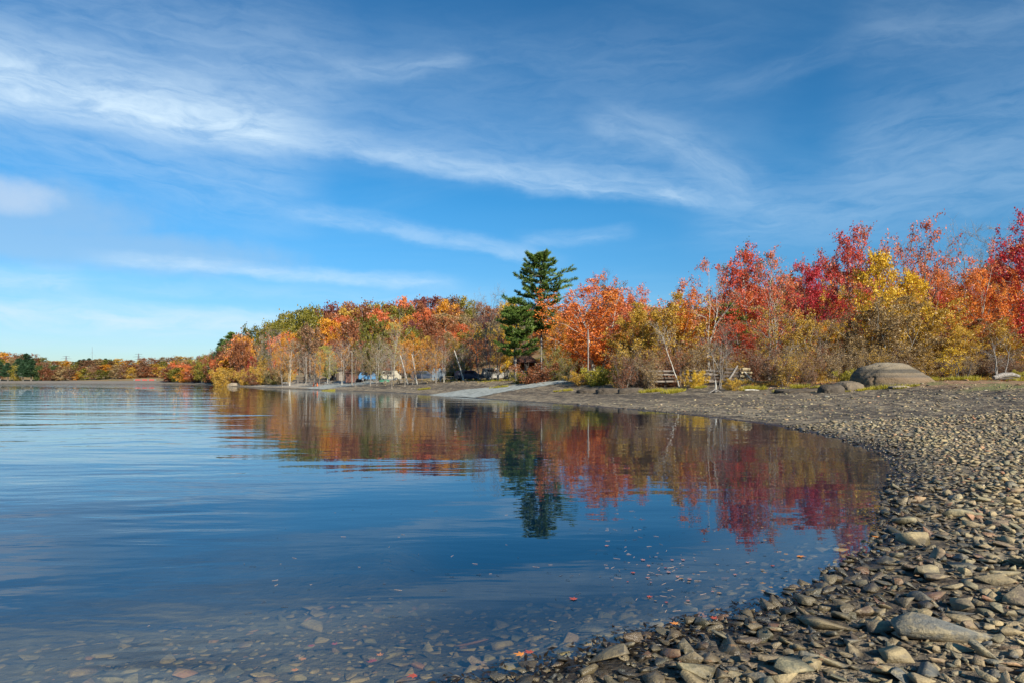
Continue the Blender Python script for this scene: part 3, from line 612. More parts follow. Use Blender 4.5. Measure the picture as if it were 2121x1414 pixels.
# ------------------------------------------------------------------ trees near the beach on the right (each with its own look)
T = tree
RG = [
 # proto, px, D, top, width, palette, bark, label, name
 ('maplemulti0', 1236, 74, 584, 225, 'orange', 'pale', 'broad blazing orange maple with several pale trunks, right of the tall pine', 'maple_tree'),
 ('maple1', 1150, 87, 640, 62, 'amber', 'grey', 'small golden orange maple tucked between the tall pine and the broad orange maple', 'maple_tree'),
 ('maple2', 1310, 82, 600, 90, 'salmon', 'grey', 'salmon pink maple crown just right of the broad orange maple', 'maple_tree'),
 ('maple0', 1262, 90, 590, 90, 'brown', 'grey', 'brownish orange oak crown rising behind the broad orange maple', 'oak_tree'),
 ('thinmaple0', 1225, 92, 568, 60, 'pinkred', 'dark', 'nearly bare tree with a few pink leaves above the broad orange maple, left one', 'maple_tree'),
 ('wispy0', 1275, 94, 558, 56, 'pinkred', 'dark', 'nearly bare red-twigged treetop above the middle of the broad orange maple', 'maple_tree'),
 ('wispy1', 1318, 96, 592, 50, 'pinkred', 'dark', 'nearly bare red-twigged treetop behind the salmon pink maple', 'maple_tree'),
 ('birch0', 1325, 66, 628, 96, 'gold', 'birch', 'golden olive birch clump beside the orange maple, thin pale stems', 'birch_tree'),
 ('birch1', 1385, 64, 612, 110, 'gold', 'birch', 'tallest golden olive birch clump between the orange maple and the sparse tall tree', 'birch_tree'),
 ('birch2', 1430, 66, 640, 90, 'amber', 'birch', 'amber leaved birch clump just left of the pale forked trunk', 'birch_tree'),
 ('wispy2', 1462, 64, 528, 96, 'pinkred', 'pale', 'tall sparse tree with pale straight trunk and scattered pink leaves against the sky', 'maple_tree'),
 ('maple2', 1438, 66, 590, 110, 'orange', 'dark', 'orange maple crown around the pale trunk of the tall sparse tree', 'maple_tree'),
 ('birch3', 1500, 68, 615, 80, 'amber', 'birch', 'amber birch right of the tall sparse tree, in front of the dark red maple', 'birch_tree'),
 ('maple0', 1548, 68, 508, 116, 'red', 'pale', 'dark red maple with pale trunk, first of the red maples from the left', 'maple_tree'),
 ('thinmaple1', 1604, 66, 505, 90, 'salmon', 'pale', 'half bare salmon tree with a tall pale trunk between the dark red and crimson maples', 'maple_tree'),
 ('thinmaple0', 1625, 72, 560, 100, 'pinkred', 'grey', 'dusky pink maple low behind the half bare salmon tree', 'maple_tree'),
 ('maplemulti1', 1684, 68, 530, 116, 'crimson', 'dark', 'vivid crimson maple with dark forked trunk, brightest crimson of the row', 'maple_tree'),
 ('thinmaple2', 1716, 78, 496, 90, 'orange', 'grey', 'sparse orange crown above and behind the vivid crimson maple', 'maple_tree'),
 ('maple1', 1762, 76, 472, 62, 'red', 'grey', 'tall red maple top just left of the tall yellow tree', 'maple_tree'),
 ('thinmaple1', 1742, 70, 570, 120, 'pinkred', 'grey', 'rosy red thin maple between the crimson maple and the tall yellow tree', 'maple_tree'),
 ('yellow0', 1818, 62, 498, 76, 'yellow', 'grey', 'tall narrow bright yellow tree among the red maples', 'birch_tree'),
 ('yellow1', 1882, 62, 548, 84, 'yellow', 'grey', 'lower bright yellow crown just right of the tall narrow yellow tree', 'birch_tree'),
 ('thinmaple0', 1812, 82, 452, 88, 'pinkred', 'grey', 'thin pinkish red treetop behind the tall narrow yellow tree', 'maple_tree'),
 ('thinmaple2', 1858, 80, 470, 92, 'salmon', 'grey', 'thin salmon orange treetop behind the two yellow trees', 'maple_tree'),
 ('thinmaple1', 1918, 74, 440, 110, 'pinkred', 'grey', 'tall rose red maple with a forked grey trunk right of the yellow trees', 'maple_tree'),
 ('bare0', 1988, 80, 448, 100, None, 'grey', 'tall bare grey tree right of the rose red maple', 'bare_tree'),
 ('bare1', 2040, 84, 446, 110, None, 'grey', 'tall bare grey tree behind the orange red maple clusters', 'bare_tree'),
 ('bare2', 2085, 82, 462, 90, None, 'dark', 'bare grey tree beside the deep red crown at the right edge', 'bare_tree'),
 ('maple2', 2132, 60, 446, 84, 'crimson', 'dark', 'deep crimson maple crown at the upper right edge of the view', 'maple_tree'),
 ('maplemulti0', 2012, 60, 536, 118, 'orange', 'pale', 'orange red maple in layered clusters right of the bare grey thicket', 'maple_tree'),
 ('maple0', 2100, 66, 492, 96, 'salmon', 'grey', 'salmon red maple near the right edge below the bare treetops', 'maple_tree'),
 ('maple1', 2098, 60, 560, 100, 'orange', 'grey', 'orange scarlet maple low at the right edge beside the layered orange maple', 'maple_tree'),
 ('maple0', 1738, 61, 662, 62, 'yellow', 'grey', 'small bright yellow tree low in the thicket left of the big boulder', 'birch_tree'),
 ('maple1', 1702, 63, 668, 50, 'amber', 'grey', 'small amber orange tree beside the small bright yellow tree', 'maple_tree'),
 ('maple2', 1532, 64, 655, 80, 'red', 'grey', 'small low red maple above the split rail fence', 'maple_tree'),
 ('thinmaple2', 1590, 60, 610, 90, 'gold', 'grey', 'golden olive tree in front of the dark red maple', 'birch_tree'),
 ('birch2', 1655, 60, 640, 90, 'gold', 'birch', 'golden birch clump with leaning pale stems below the crimson maple', 'birch_tree'),
 ('birch3', 1790, 57, 640, 90, 'tan', 'birch', 'tan thin stemmed birch clump right behind the big boulder', 'birch_tree'),
 ('birch0', 1850, 56, 610, 130, 'tan', 'birch', 'widest tan leaved birch thicket tree behind the boulder peak', 'birch_tree'),
 ('birch1', 1915, 57, 600, 110, 'gold', 'birch', 'dull gold birch clump right of the tan thicket, below the rose red maple', 'birch_tree'),
 ('birch2', 1968, 56, 660, 90, 'gold', 'birch', 'dull gold birch clump below the layered orange maple', 'birch_tree'),
 ('birch3', 2110, 55, 650, 110, 'gold', 'birch', 'dull gold birch clump at the right edge of the thicket', 'birch_tree'),
 ('birch0', 2050, 58, 660, 90, 'tan', 'birch', 'tan birch clump between the layered orange maple and the right edge', 'birch_tree'),
]
for (pr, px, D, top, wp, pal, bk, lb, nm) in RG: T(pr, px, D, top, wp*(1.15 if pal and px > 1280 else 1), pal, bk, lb, name=nm, rot=random.uniform(0, 6.28))
T('pinetall', 1120, 80, 523, None, 'needle', 'dark', 'tallest green white pine with layered boughs standing alone against the sky', name='pine_tree', rot=0, zs=None)
T('pineleft', 1068, 78, 622, None, 'needle', 'grey', 'lower green pine with a pale trunk at the left foot of the tallest pine', name='pine_tree', rot=0)
T('thinmaple2', 1566, 86, 490, 74, 'green', 'dark', 'olive green treetop peeking over the dark red maple')
T('pinethin', 1510, 66, 632, 90, 'needle', 'dark', 'small green pine boughs showing left of the dark red maple trunk', name='pine_tree')
T('pinefar', 478, 262, 692, 50, 'needle', 'dark', 'dark green pine at the left end of the wooded hill', name='pine_tree')
T('pinefar', 459, 265, 706, 36, 'darkneedle', 'dark', 'smaller dark pine left of the hill end pine', name='pine_tree')

# middle layer of full crowns between the tall maples and the thicket
ZT = [([('gold','golden'), ('amber','amber'), ('orange','orange')], 1290, 1500, 640), ([('red','red'), ('orange','orange'), ('gold','golden'), ('salmon','salmon')], 1500, 1700, 585), ([('orange','orange'), ('amber','amber'), ('red','red'), ('salmon','salmon'), ('yellow','yellow')], 1700, 2130, 575)]
for pals, a_, b_, t_ in ZT:
    px = a_
    while px < b_:
        pal, nm = random.choice(pals); D = random.uniform(66, 80)
        T(random.choice(['maple0','maple1','maple2','maple3','birch0','birch2']), px, D, t_+random.uniform(0, 65), random.uniform(64, 96), pal, 'grey', f'mid height {nm} tree in the bright right hand wood', group=f'mid height {nm} trees in the right hand wood')
        px += random.uniform(19, 30)
# background wood behind the near trees: fills the gaps
bgpal = [('oak0','rust','rusty brown'), ('oak1','brown','brown'), ('thinmaple0','pinkred','thin red'), ('maple1','amber','amber'), ('wispy0','tan','wispy tan'), ('oak2','salmon','salmon orange'), ('birch1','gold','golden'), ('maple2','orange','orange'), ('maple3','amber','amber')]
for i in range(52):
    px = 1150+i*20+random.uniform(-9, 9); D = random.uniform(84, 112); lim = 640 if px < 1500 else 545+random.uniform(0, 60)
    pr, pal, nm = random.choice(bgpal); top = lim+random.uniform(-15, 50)
    T(pr, px, D, top, random.uniform(70, 105)*80/D*1.0, pal, 'grey', f'{nm} tree deep in the right hand wood', group=f'{nm} trees deep in the right hand wood', parts=(i % 2 == 0))

for i in range(48):
    px = 1180+i*21+random.uniform(-9, 9); D = random.uniform(116, 165); lim = 625 if px < 1520 else 590
    pal, nm = random.choice([('rust','rusty brown'), ('brown','brown'), ('salmon','salmon orange'), ('olive','olive'), ('maroon','maroon')])
    T(random.choice(['oak0','oak1','oak2','oak3']), px, D, lim+random.uniform(0, 40), random.uniform(60, 90), pal, 'grey', f'{nm} tree in the farthest row of the right wood', group=f'{nm} trees in the farthest row of the right hand wood', parts=False, name='oak_tree')

# undergrowth shrubs along the tree line ----------------------------
shp = [('tan','tan brown'), ('brown','brown'), ('gold','dull gold'), ('rust','russet')]
for i in range(60):
    px = 1285+i*14.6+random.uniform(-8, 8)
    if 1405 < px < 1560 and i % 3: continue
    D = random.uniform(51, 60) if px > 1600 else random.uniform(57, 64)
    if 1690 < px < 1960: D = random.uniform(52, 60)
    pal, nm = random.choice(shp); top = random.uniform(705, 748)
    T(random.choice(['shrub0','shrub1','shrub2','shrub3']), px, D, top, random.uniform(50, 85), pal, 'twig', f'{nm} thicket shrub along the right wood edge', 'shrub', f'{nm} shrubs along the right hand wood edge', 'shrub')
for i in range(10):
    px = 1520+i*60+random.uniform(-12, 12); D = random.uniform(56, 64)
    T(random.choice(['wispy1','wispy2','bare0','bare2']), px, D, random.uniform(600, 690), random.uniform(36, 60), 'tan', 'grey', 'slender nearly leafless pale stemmed tree in the right thicket', 'tree', 'slender pale stemmed trees in the right hand thicket', 'slender_tree')
T('bush0', 1236, 58, 754, 60, 'weed', 'twig', 'bright yellow green bush at the foot of the broad orange maple', 'bush', None, 'bush', zs=1.5)
T('bush1', 1210, 60, 764, 50, 'gold', 'twig', 'dull gold bush left of the bright yellow green bush', 'bush', None, 'bush', zs=1.1)
T('bush2', 1268, 58, 764, 52, 'weed', 'twig', 'yellow green weedy bush right of the bright yellow green bush', 'bush', None, 'bush', zs=1.2)
T('bush0', 1105, 68, 752, 76, 'rust', 'twig', 'rounded rust brown bush below the tall pine', 'bush', None, 'bush', zs=1.9)
T('bush1', 1078, 70, 762, 40, 'olive', 'twig', 'low olive bush left of the rust brown bush', 'bush', None, 'bush', zs=1.1)
T('shrub0', 1150, 68, 718, 56, 'olive', 'twig', 'green leafy shrub between the rust bush and the orange maple', 'shrub', None, 'shrub')
T('shrub1', 1175, 66, 740, 44, 'olive', 'twig', 'low green shrub in front of the orange maple, left of its trunks', 'shrub', None, 'shrub')
T('bush1', 1438, 57, 740, 34, 'yellow', 'twig', 'round bright yellow bush in front of the split rail fence', 'bush', None, 'bush', zs=1.35)
T('bush2', 1518, 51, 770, 34, 'gold', 'twig', 'low orange gold bush on the litter right of the bare stump', 'bush', None, 'bush', zs=.8)
T('bush0', 1750, 49, 762, 40, 'weed', 'twig', 'yellow green weeds against the left shoulder of the big boulder', 'bush', None, 'bush', zs=.95)
T('bush1', 2116, 48, 772, 30, 'weed', 'twig', 'yellow green weedy bush at the right edge beyond the drift log', 'bush', None, 'bush', zs=.7)
T('sapling0', 1968, 49, 715, 44, 'yellow', 'twig', 'slim yellow leaved sapling right of the big boulder', 'sapling', None, 'sapling')
T('snagtree', 1992, 47, 735, 60, 'tan', 'dark', 'small dark leafless shrub tree right of the yellow sapling', 'shrub', None, 'bare_shrub')
T('snagtree', 2072, 46, 690, 60, 'tan', 'grey', 'grey leafless multi stemmed shrub behind the drift log', 'shrub', None, 'bare_shrub')
T('snagtree', 1488, 53, 700, 40, 'tan', 'grey', 'thin bare shrub with a pale root stump on the beach edge', 'shrub', None, 'bare_shrub')
T('leanbirch0', 1409, 58, 660, 60, 'gold', 'birch', 'white birch trunk leaning left out of the brown shrubs', name='leaning_birch', rot=0)
T('leanbirch1', 1604, 54, 700, 46, 'gold', 'birch', 'slim pale birch stem curving to the right above the weeds', name='leaning_birch', rot=0)
T('leanbirch0', 1500, 60, 690, 60, 'gold', 'birch', 'slender birch leaning left behind the split rail fence', name='leaning_birch', rot=.3)
T('leanbirch0', 1700, 60, 640, 70, 'gold', 'birch', 'tall pale birch leaning left under the crimson maple', name='leaning_birch', rot=0)
T('leanbirch0', 1892, 56, 700, 40, 'gold', 'birch', 'white birch trunks leaning left just above the boulder', name='leaning_birch', rot=.2)

# ------------------------------------------------------------------ camp ground trees (D 100-150)
CG = [
 ('maple0', 604, 128, 690, 62, 'amber', 'grey', 'golden orange maple beside the pale upturned boats'),
 ('oak1', 640, 135, 672, 60, 'brown', 'grey', 'brown oak between the golden orange maple and the yellow green tree'),
 ('yellow0', 678, 122, 712, 38, 'lime', 'pale', 'pale yellow green tree in front of the camp ground shed'),
 ('thinmaple1', 714, 118, 698, 44, 'amber', 'pale', 'orange tree with three pale stems in front of the brown shed'),
 ('oak2', 770, 126, 655, 72, 'olive', 'dark', 'olive green oak with dark trunk right of the brown shed'),
 ('wispy0', 815, 130, 640, 40, 'lime', 'pale', 'tall pale yellow thin tree right of the olive green oak'),
 ('maple1', 858, 120, 692, 60, 'amber', 'pale', 'bright orange yellow maple over the picnic ground with leaning pale trunk'),
 ('maple2', 900, 125, 690, 70, 'rust', 'grey', 'rust maple over the camp ground right of the bright orange one'),
 ('birch0', 940, 116, 706, 44, 'gold', 'birch', 'golden birch over the pale picnic table'),
 ('thinmaple0', 978, 112, 684, 50, 'orange', 'grey', 'light orange maple cluster left of the bare grey trees'),
 ('yellow1', 960, 114, 708, 34, 'lime', 'grey', 'yellow green hanging tree between the golden birch and the orange cluster'),
 ('bare0', 1012, 105, 590, 60, None, 'grey', 'tall bare grey tree left of the tall pine, highest bare top'),
 ('bare1', 1030, 98, 612, 60, None, 'grey', 'leaning bare grey tree close to the lower pine'),
 ('wispy1', 992, 108, 625, 50, 'tan', 'grey', 'wispy tan grey tree left of the tall bare grey tree'),
 ('yellow0', 1046, 95, 618, 26, 'yellow', 'grey', 'bright yellow orange leaves of a slim tree behind the lower pine'),
 ('bare2', 560, 140, 672, 60, None, 'grey', 'bare grey tree above the left camp shore'),
 ('bare0', 585, 138, 676, 40, None, 'pale', 'bare pale tree next to the left camp ground pole'),
 ('wispy2', 536, 148, 690, 40, 'tan', 'grey', 'wispy greyish tree at the left end of the camp shore'),
 ('yellow1', 490, 158, 738, 26, 'yellow', 'grey', 'bright yellow tree at the water edge on the left end of the hill'),
 ('maple1', 503, 160, 705, 32, 'amber', 'grey', 'orange amber tree behind the bright yellow tree at the hill end'),
 ('maple0', 520, 150, 738, 20, 'crimson', 'grey', 'small crimson tree at the left end of the camp shore'),
 ('maple2', 550, 142, 738, 40, 'gold', 'grey', 'gold shrubby tree right of the small crimson tree'),
 ('wispy1', 792, 118, 690, 36, 'tan', 'pale', 'pale branched thin tree right of the olive green oak'),
 ('oak0', 730, 140, 660, 70, 'rust', 'pale', 'rust brown oak behind the brown shed with tall pale trunk'),
 ('bare1', 1090, 92, 640, 60, None, 'grey', 'bare grey branches between the two pines'),
]
for (pr, px, D, top, wp, pal, bk, lb) in CG: T(pr, px, D, top, wp, pal, bk, lb)
for i in range(34):
    px = 588+i*15+random.uniform(-5, 5); D = random.uniform(102, 122)
    T(random.choice(['bare0','bare1','wispy0','thinmaple2']), px, D, random.uniform(695, 730), random.uniform(14, 26), random.choice(['amber', 'gold', 'tan', 'rust']), random.choice(['pale','grey','grey']), 'slim pale trunked tree standing in the camp ground grove', 'tree', 'slim pale trunked trees in the camp ground grove', 'slender_tree')
for i in range(16):
    px = 458+i*9+random.uniform(-3, 3)
    pal, nm = random.choice([('rust','russet'), ('olive','green'), ('gold','golden'), ('tan','tan')])
    D = shore_d(px)+22+random.uniform(0, 6)-camp(px, 0)
    T(random.choice(['bush0','bush1','shrub0']), px, D, random.uniform(757, 770), 22, pal, 'twig', f'{nm} shrub on the bank at the left end of the hill', 'shrub', f'{nm} shrubs on the bank at the left end of the hill', 'shrub')

# ------------------------------------------------------------------ wooded hill: every crown one tree
hx = [380,410,440,470,500,540,580,620,640,700,740,800,860,905,960,1000,1050,1100,1200]
hy = [748,741,733,716,690,668,650,636,636,630,622,622,616,610,620,625,630,632,640]
hp = [('olive','olive green','oak'), ('gold','golden','oak'), ('olive','olive green','oak'), ('salmon','reddish orange','maple'), ('rust','rust brown','oak'), ('rust','rust brown','oak'), ('brown','brown','oak'), ('maroon','maroon','oak'), ('amber','amber','oak'), ('olive','olive green','oak'), ('rust','rust brown','oak'), ('tan','faded tan','oak'), ('rust','rust brown','oak')]
cnt = 0
for row in range(6):
    D = 262-row*17; step = 31+row*2
    px = 470-row*2+(row % 2)*14
    while px < 1130:
        x_ = px+random.uniform(-9, 9)
        if at(x_, D)[0] < -200: px += step; continue
        sil = np.interp(x_, hx, hy); top = sil+row*(752-sil)/8.5+random.uniform(-7, 7)+(0 if row else 2)
        if sdist(np.array([at(x_, D)[0]]), np.array([D]))[0] > (30 if x_ > 600 else 16):
            pal, nm, kd = random.choice(hp)
            if row == 0 and x_ > 700: pal, nm, kd = random.choice([hp[3], hp[4], hp[7], hp[5], hp[6], hp[0], hp[4]])
            if row < 3 and 560 < x_ < 660: pal, nm, kd = hp[2]
            w_ = random.uniform(46, 70)
            T(random.choice(['oak0','oak1','oak2','oak3']), x_, D, top, w_, pal, 'grey', f'{nm} crown among trees covering the wooded hill', 'tree', f'{nm} trees covering the wooded hill', f'{kd}_tree', parts=False)
            cnt += 1
        px += step
# point of land at the left of the hill, down to the far shore
for i in range(44):
    px = 352+i*3.6+random.uniform(-3, 3); D = shore_d(px)+20+(i % 3)*18+random.uniform(0, 8)
    sil = np.interp(px, hx, hy)
    if sdist(np.array([at(px, D)[0]]), np.array([D]))[0] < 3: D += 12
    pal, nm, kd = random.choice(hp)
    T(random.choice(['oak0','oak1','fartree0']), px, D, sil-4+random.uniform(0, 6)+(2-i % 3)*7, random.uniform(28, 38), pal, 'grey', f'{nm} tree on the low point left of the wooded hill', 'tree', f'{nm} trees on the low point left of the hill', f'{kd}_tree', parts=False)

# far shore trees ---------------------------------------------------
fp = [('brown','brown'), ('rust','rust brown'), ('tan','tan'), ('amber','amber'), ('olive','olive green'), ('brown','brown'), ('gold','dull gold'), ('rust','rust brown')]
for row in range(3):
    D = 510-row*34; px = -10+row*5
    while px < 400:
        sil = np.interp(px, [0, 30, 60, 110, 125, 150, 200, 300, 400], [735, 737, 741, 748, 752, 752, 750, 746, 742])
        top = sil-5+row*9+random.uniform(-3, 4); pal, nm = random.choice(fp)
        if px < 115 and random.random() < .5: pal, nm = random.choice([('green','green'), ('darkneedle','dark green')])
        pr = random.choice(['fartree0','fartree1','fartree2']) if pal != 'darkneedle' else 'pinefar'
        T(pr, px, D, top, random.uniform(20, 30), pal, 'grey', f'{nm} tree on the far shore of the lake', 'tree', f'{nm} trees on the far shore', 'tree', parts=False)
        px += 13+row*1.5
for px in (165, 174, 185, 197, 208, 219, 229, 238):
    T('pinefar', px, 560, 743+random.uniform(-2, 3), 16, 'darkneedle', 'dark', 'dark green conifer topping the ridge near the thin mast', 'tree', 'dark conifers on the ridge near the mast', 'conifer', parts=False)
# the far wood carries on beyond the left of the view, one mass
fr_ = np.random.default_rng(3); cv = PROTO['fartree0']['crown']; a_ = np.empty(len(cv.vertices)*3, np.float32); cv.vertices.foreach_get('co', a_); a_ = a_.reshape(-1, 4, 3)[::3]
Vw, Tw = [], []
for i in range(170):
    x = fr_.uniform(-980, -345); y = float(np.interp(-x, [345, 480, 800, 1000], [442, 446, 444, 420]))+fr_.uniform(0, 90); z = gz(x, y)
    if sdist(np.array([x]), np.array([y]))[0] < 6: continue
    Vw.append((a_*np.array([1, 1, .95])*fr_.uniform(.8, 1.15)+np.array([x, y, z])).reshape(-1, 3)); Tw.append(np.full(len(a_), fr_.uniform()))
Vw = np.concatenate(Vw); Tw = np.concatenate(Tw)
ob('distant_woods', mesh_np('distant_woods', Vw, np.arange(len(Vw)).reshape(-1, 4), {'tint': ('FACE', fr_.uniform(0, 1, len(Tw))), 'clump': ('FACE', Tw)}), LM['rust'], kind='stuff')
print('trees', NTREE[0])
# ------------------------------------------------------------------ beach stones
def rock_verts(r, n, flat, bev, angular=True):
    bm = bmesh.new()
    for k in range(n):
        v = r.normal(size=3); v /= np.abs(v).max()**.55*np.linalg.norm(v)**.45
        bm.verts.new((v[0]*.5*r.uniform(.8, 1), v[1]*.5*r.uniform(.62, .8), v[2]*.5*flat*r.uniform(.8, 1)))
    h = bmesh.ops.convex_hull(bm, input=bm.verts[:])
    bmesh.ops.delete(bm, geom=[v for v in bm.verts if not v.link_faces], context='VERTS')
    bmesh.ops.dissolve_limit(bm, angle_limit=math.radians(14), verts=bm.verts[:], edges=bm.edges[:])
    if bev > 0:
        try: bmesh.ops.bevel(bm, geom=bm.edges[:]+bm.verts[:], offset=bev, offset_type='OFFSET', segments=1, profile=.6, affect='EDGES', clamp_overlap=True)
        except Exception: pass
    bmesh.ops.triangulate(bm, faces=bm.faces[:])
    bmesh.ops.recalc_face_normals(bm, faces=bm.faces[:])
    bm.verts.ensure_lookup_table()
    V = np.array([v.co[:] for v in bm.verts]); Fc = np.array([[v.index for v in f.verts] for f in bm.faces]); bm.free()
    return V, Fc
rr = np.random.default_rng(42)
NEARP = [rock_verts(rr, int(rr.integers(8, 14)), rr.uniform(.22, .52), .024) for k in range(26)]
SLABP = [rock_verts(rr, int(rr.integers(8, 13)), rr.uniform(.15, .26), .022) for k in range(8)]
FARP = [rock_verts(rr, int(rr.integers(8, 12)), rr.uniform(.14, .36), 0) for k in range(14)]
print('rock tris', np.mean([len(f) for _, f in NEARP]), np.mean([len(f) for _, f in FARP]))
def scatter_grid(x0, x1, y0, y1, cell, keep, jit=.48):
    nx = int((x1-x0)/cell); ny = int((y1-y0)/cell)
    i, j = np.meshgrid(np.arange(nx), np.arange(ny)); i = i.ravel(); j = j.ravel()
    k = rr.uniform(size=len(i)) < keep
    i, j = i[k], j[k]
    return x0+(i+.5*(j % 2)+.5+rr.uniform(-jit, jit, len(i)))*cell, y0+(j+.5+rr.uniform(-jit, jit, len(j)))*cell
def visible(x, y, m=.06):
    return (y > 2.9) & (np.abs(x/np.maximum(y, .1)) < .75+m+.3/np.maximum(y, 1))
stones = []   # x, y, size, layer
def add_layer(x0, x1, y0, y1, cell, keep, smin, smax, dmin, dmax, trim=.42, cond=None):
    x, y = scatter_grid(x0, x1, y0, y1, cell, keep)
    v = visible(x, y); x, y = x[v], y[v]
    d = sdist(x, y); k = (d > dmin) & (d < dmax)
    if cond is not None: k &= cond(x, y, d)
    x, y = x[k], y[k]
    s = rr.uniform(smin, smax, len(x))*rr.uniform(.8, 1.15, len(x))
    if stones:
        kd = KDTree(len(stones))
        for n, st in enumerate(stones): kd.insert((st[0], st[1], 0), n)
        kd.balance(); ok = np.ones(len(x), bool)
        for n in range(len(x)):
            for (c, ii, dist) in kd.find_n((x[n], y[n], 0), 3):
                if dist < stones[ii][2]*trim*.85+s[n]*.14: ok[n] = False; break
        x, y, s = x[ok], y[ok], s[ok]
    stones.extend(zip(x.tolist(), y.tolist(), s.tolist()))
    return len(x)
near = lambda lo, hi: (lambda x, y, d: (y > lo) & (y <= hi))
big_patch = lambda x, y, d: (fbm(x*.5, y*.5, 2, 8) > .42)
add_layer(-1, 9, 3, 9.5, .75, .30, .40, .58, .35, 9, .38)
add_layer(-1, 9, 3, 9.5, .46, .34, .26, .38, .15, 9, .38)
add_layer(-1.5, 9, 3, 10.5, .24, .55, .16, .26, .02, 9, .38)
add_layer(-2, 10, 3, 11, .135, .85, .10, .165, -.05, 10, .38)
add_layer(-2, 8, 3, 8.5, .085, .85, .06, .10, -.08, 10, .40)
add_layer(0, 22, 9.5, 24, .42, .25, .17, .28, .3, 20, .4)
add_layer(0, 22, 9, 24, .21, .8, .11, .20, .0, 20, .4)
add_layer(0, 22, 8.5, 18, .125, .75, .07, .13, -.05, 20, .4)
add_layer(-1.5, 5, 3, 5.2, .05, .8, .035, .055, -.05, 10, .42)
NMAIN = len(stones)
add_layer(2, 36, 22, 46, .60, .28, .16, .42, .1, 24, .4)
add_layer(2, 36, 18, 40, .32, .45, .10, .24, .1, 24, .4)
print('stones', NMAIN, len(stones))
ST_ = np.array(stones)
SZg = height(ST_[:, 0], ST_[:, 1])
def rots(n, flatness, yaw=None):
    yaw = rr.uniform(0, 2*PI, n) if yaw is None else yaw; tx = rr.normal(size=n)*flatness; ty = rr.normal(size=n)*flatness
    return [Euler((tx[i], ty[i], yaw[i])).to_matrix() for i in range(n)]
def join_stones(name, items, protos, mt, parent, flatness=.22, sink=.30, zx=None):
    Vs, Fs, tint, o = [], [], [], 0
    R3 = rots(len(items), flatness)
    for n, (x, y, s, z) in enumerate(items):
        V, Fc = protos[int(rr.integers(0, len(protos)))]
        sc = np.array([s, s*rr.uniform(.8, 1.15), s*rr.uniform(.8, 1.2)])
        P = (V*sc)@np.array(R3[n]).T+np.array([x, y, z+s*(.5*.4-.18*sink)])
        Vs.append(P); Fs.append(Fc+o); tint.append(np.full(len(Fc), rr.uniform())); o += len(V)
    me = mesh_np(name, np.concatenate(Vs), np.concatenate(Fs), {'tint': ('FACE', np.concatenate(tint))})
    return ob(name, me, mt, parent, kind='stuff')
main = [(ST_[n, 0], ST_[n, 1], ST_[n, 2], SZg[n]) for n in range(NMAIN)]
show = sorted(range(NMAIN), key=lambda n: -main[n][2]/math.hypot(main[n][0], main[n][1]))
top = show[:300]; rest = show[300:]
stone_me = []
for k, (V, Fc) in enumerate(NEARP+SLABP):
    stone_me.append(mesh_np('stone', V, Fc))
for c, n in enumerate(top):
    x, y, s, z = main[n]
    slab = s > .36 or (s > .20 and rr.uniform() < .6)
    k = int(rr.integers(len(NEARP), len(NEARP)+len(SLABP))) if slab else int(rr.integers(0, len(NEARP)))
    o = ob('stone', stone_me[k], STONE_O, ground)
    o.location = (x, y, z+s*(.08 if slab else .13)); tl = .22 if s < .3 else .10; o.rotation_euler = (rr.normal()*tl, rr.normal()*tl, rr.uniform(0, 6.28))
    o.scale = (s*1.12, s*rr.uniform(.8, 1.15), s*rr.uniform(.8, 1.2)*(1.25 if slab else 1))
nearrest = [main[n] for n in rest if main[n][1] < 9]; farrest = [main[n] for n in rest if main[n][1] >= 9]
join_stones('small_stones', nearrest, NEARP, STONE_A, ground, .28)
join_stones('far_stones', farrest, FARP, STONE_A, ground, .25)
chips = [(ST_[n, 0], ST_[n, 1], ST_[n, 2], SZg[n]-.02*0) for n in range(NMAIN, len(stones))]
join_stones('stone_chips', chips, FARP, STONE_A, ground, .12, sink=1.0)
# loose chips all over the mud flat farther off
cx, cy = scatter_grid(-60, 60, 18, 130, .55, .6); cd = sdist(cx, cy)
k = visible(cx, cy) & (cd > .3) & (cd < 22) & (fbm(cx*.25, cy*.25, 3, 21) > .44); cx, cy = cx[k], cy[k]; czz = height(cx, cy)
join_stones('mud_chips', [(a, b, rr.uniform(.08, .22)*(1+1.6*(rr.uniform() < .12)), c) for a, b, c in zip(cx, cy, czz)], FARP, STONE_A, ground, .08, sink=1.6)
# stones on the lake bed seen through the shallow water
stones = []
add_layer(-5, 5, 2.6, 7.5, .42, .28, .18, .28, -2.6, -.12)
add_layer(-5, 5, 2.6, 7.5, .18, .85, .10, .18, -2.4, -.02)
add_layer(-4.5, 4, 2.6, 6.2, .12, .9, .08, .13, -2.4, -.02)
add_layer(-3.5, 3, 2.6, 5.0, .07, .8, .04, .075, -1.6, -.02)
add_layer(1, 9, 6, 16, .25, .5, .12, .24, -.9, -.02)
bs = [(x, y, s) for x, y, s in stones]; bz = height(np.array([b[0] for b in bs]), np.array([b[1] for b in bs]))
bed = [(b[0], b[1], b[2], z) for b, z in zip(bs, bz)]
show = sorted(range(len(bed)), key=lambda n: -bed[n][2]/math.hypot(bed[n][0], bed[n][1]))
for n in show[:160]:
    x, y, s, z = bed[n]
    o = ob('submerged_stone', stone_me[int(rr.integers(0, len(stone_me)))], BED_O, ground)
    o.location = (x, y, z+s*.04); o.rotation_euler = (rr.normal()*.12, rr.normal()*.12, rr.uniform(0, 6.28)); o.scale = (s*1.1, s, s*.75)
join_stones('lake_bed_stones', [bed[n] for n in show[160:]], FARP+NEARP[:6], BED_A, ground, .12, sink=1.4)
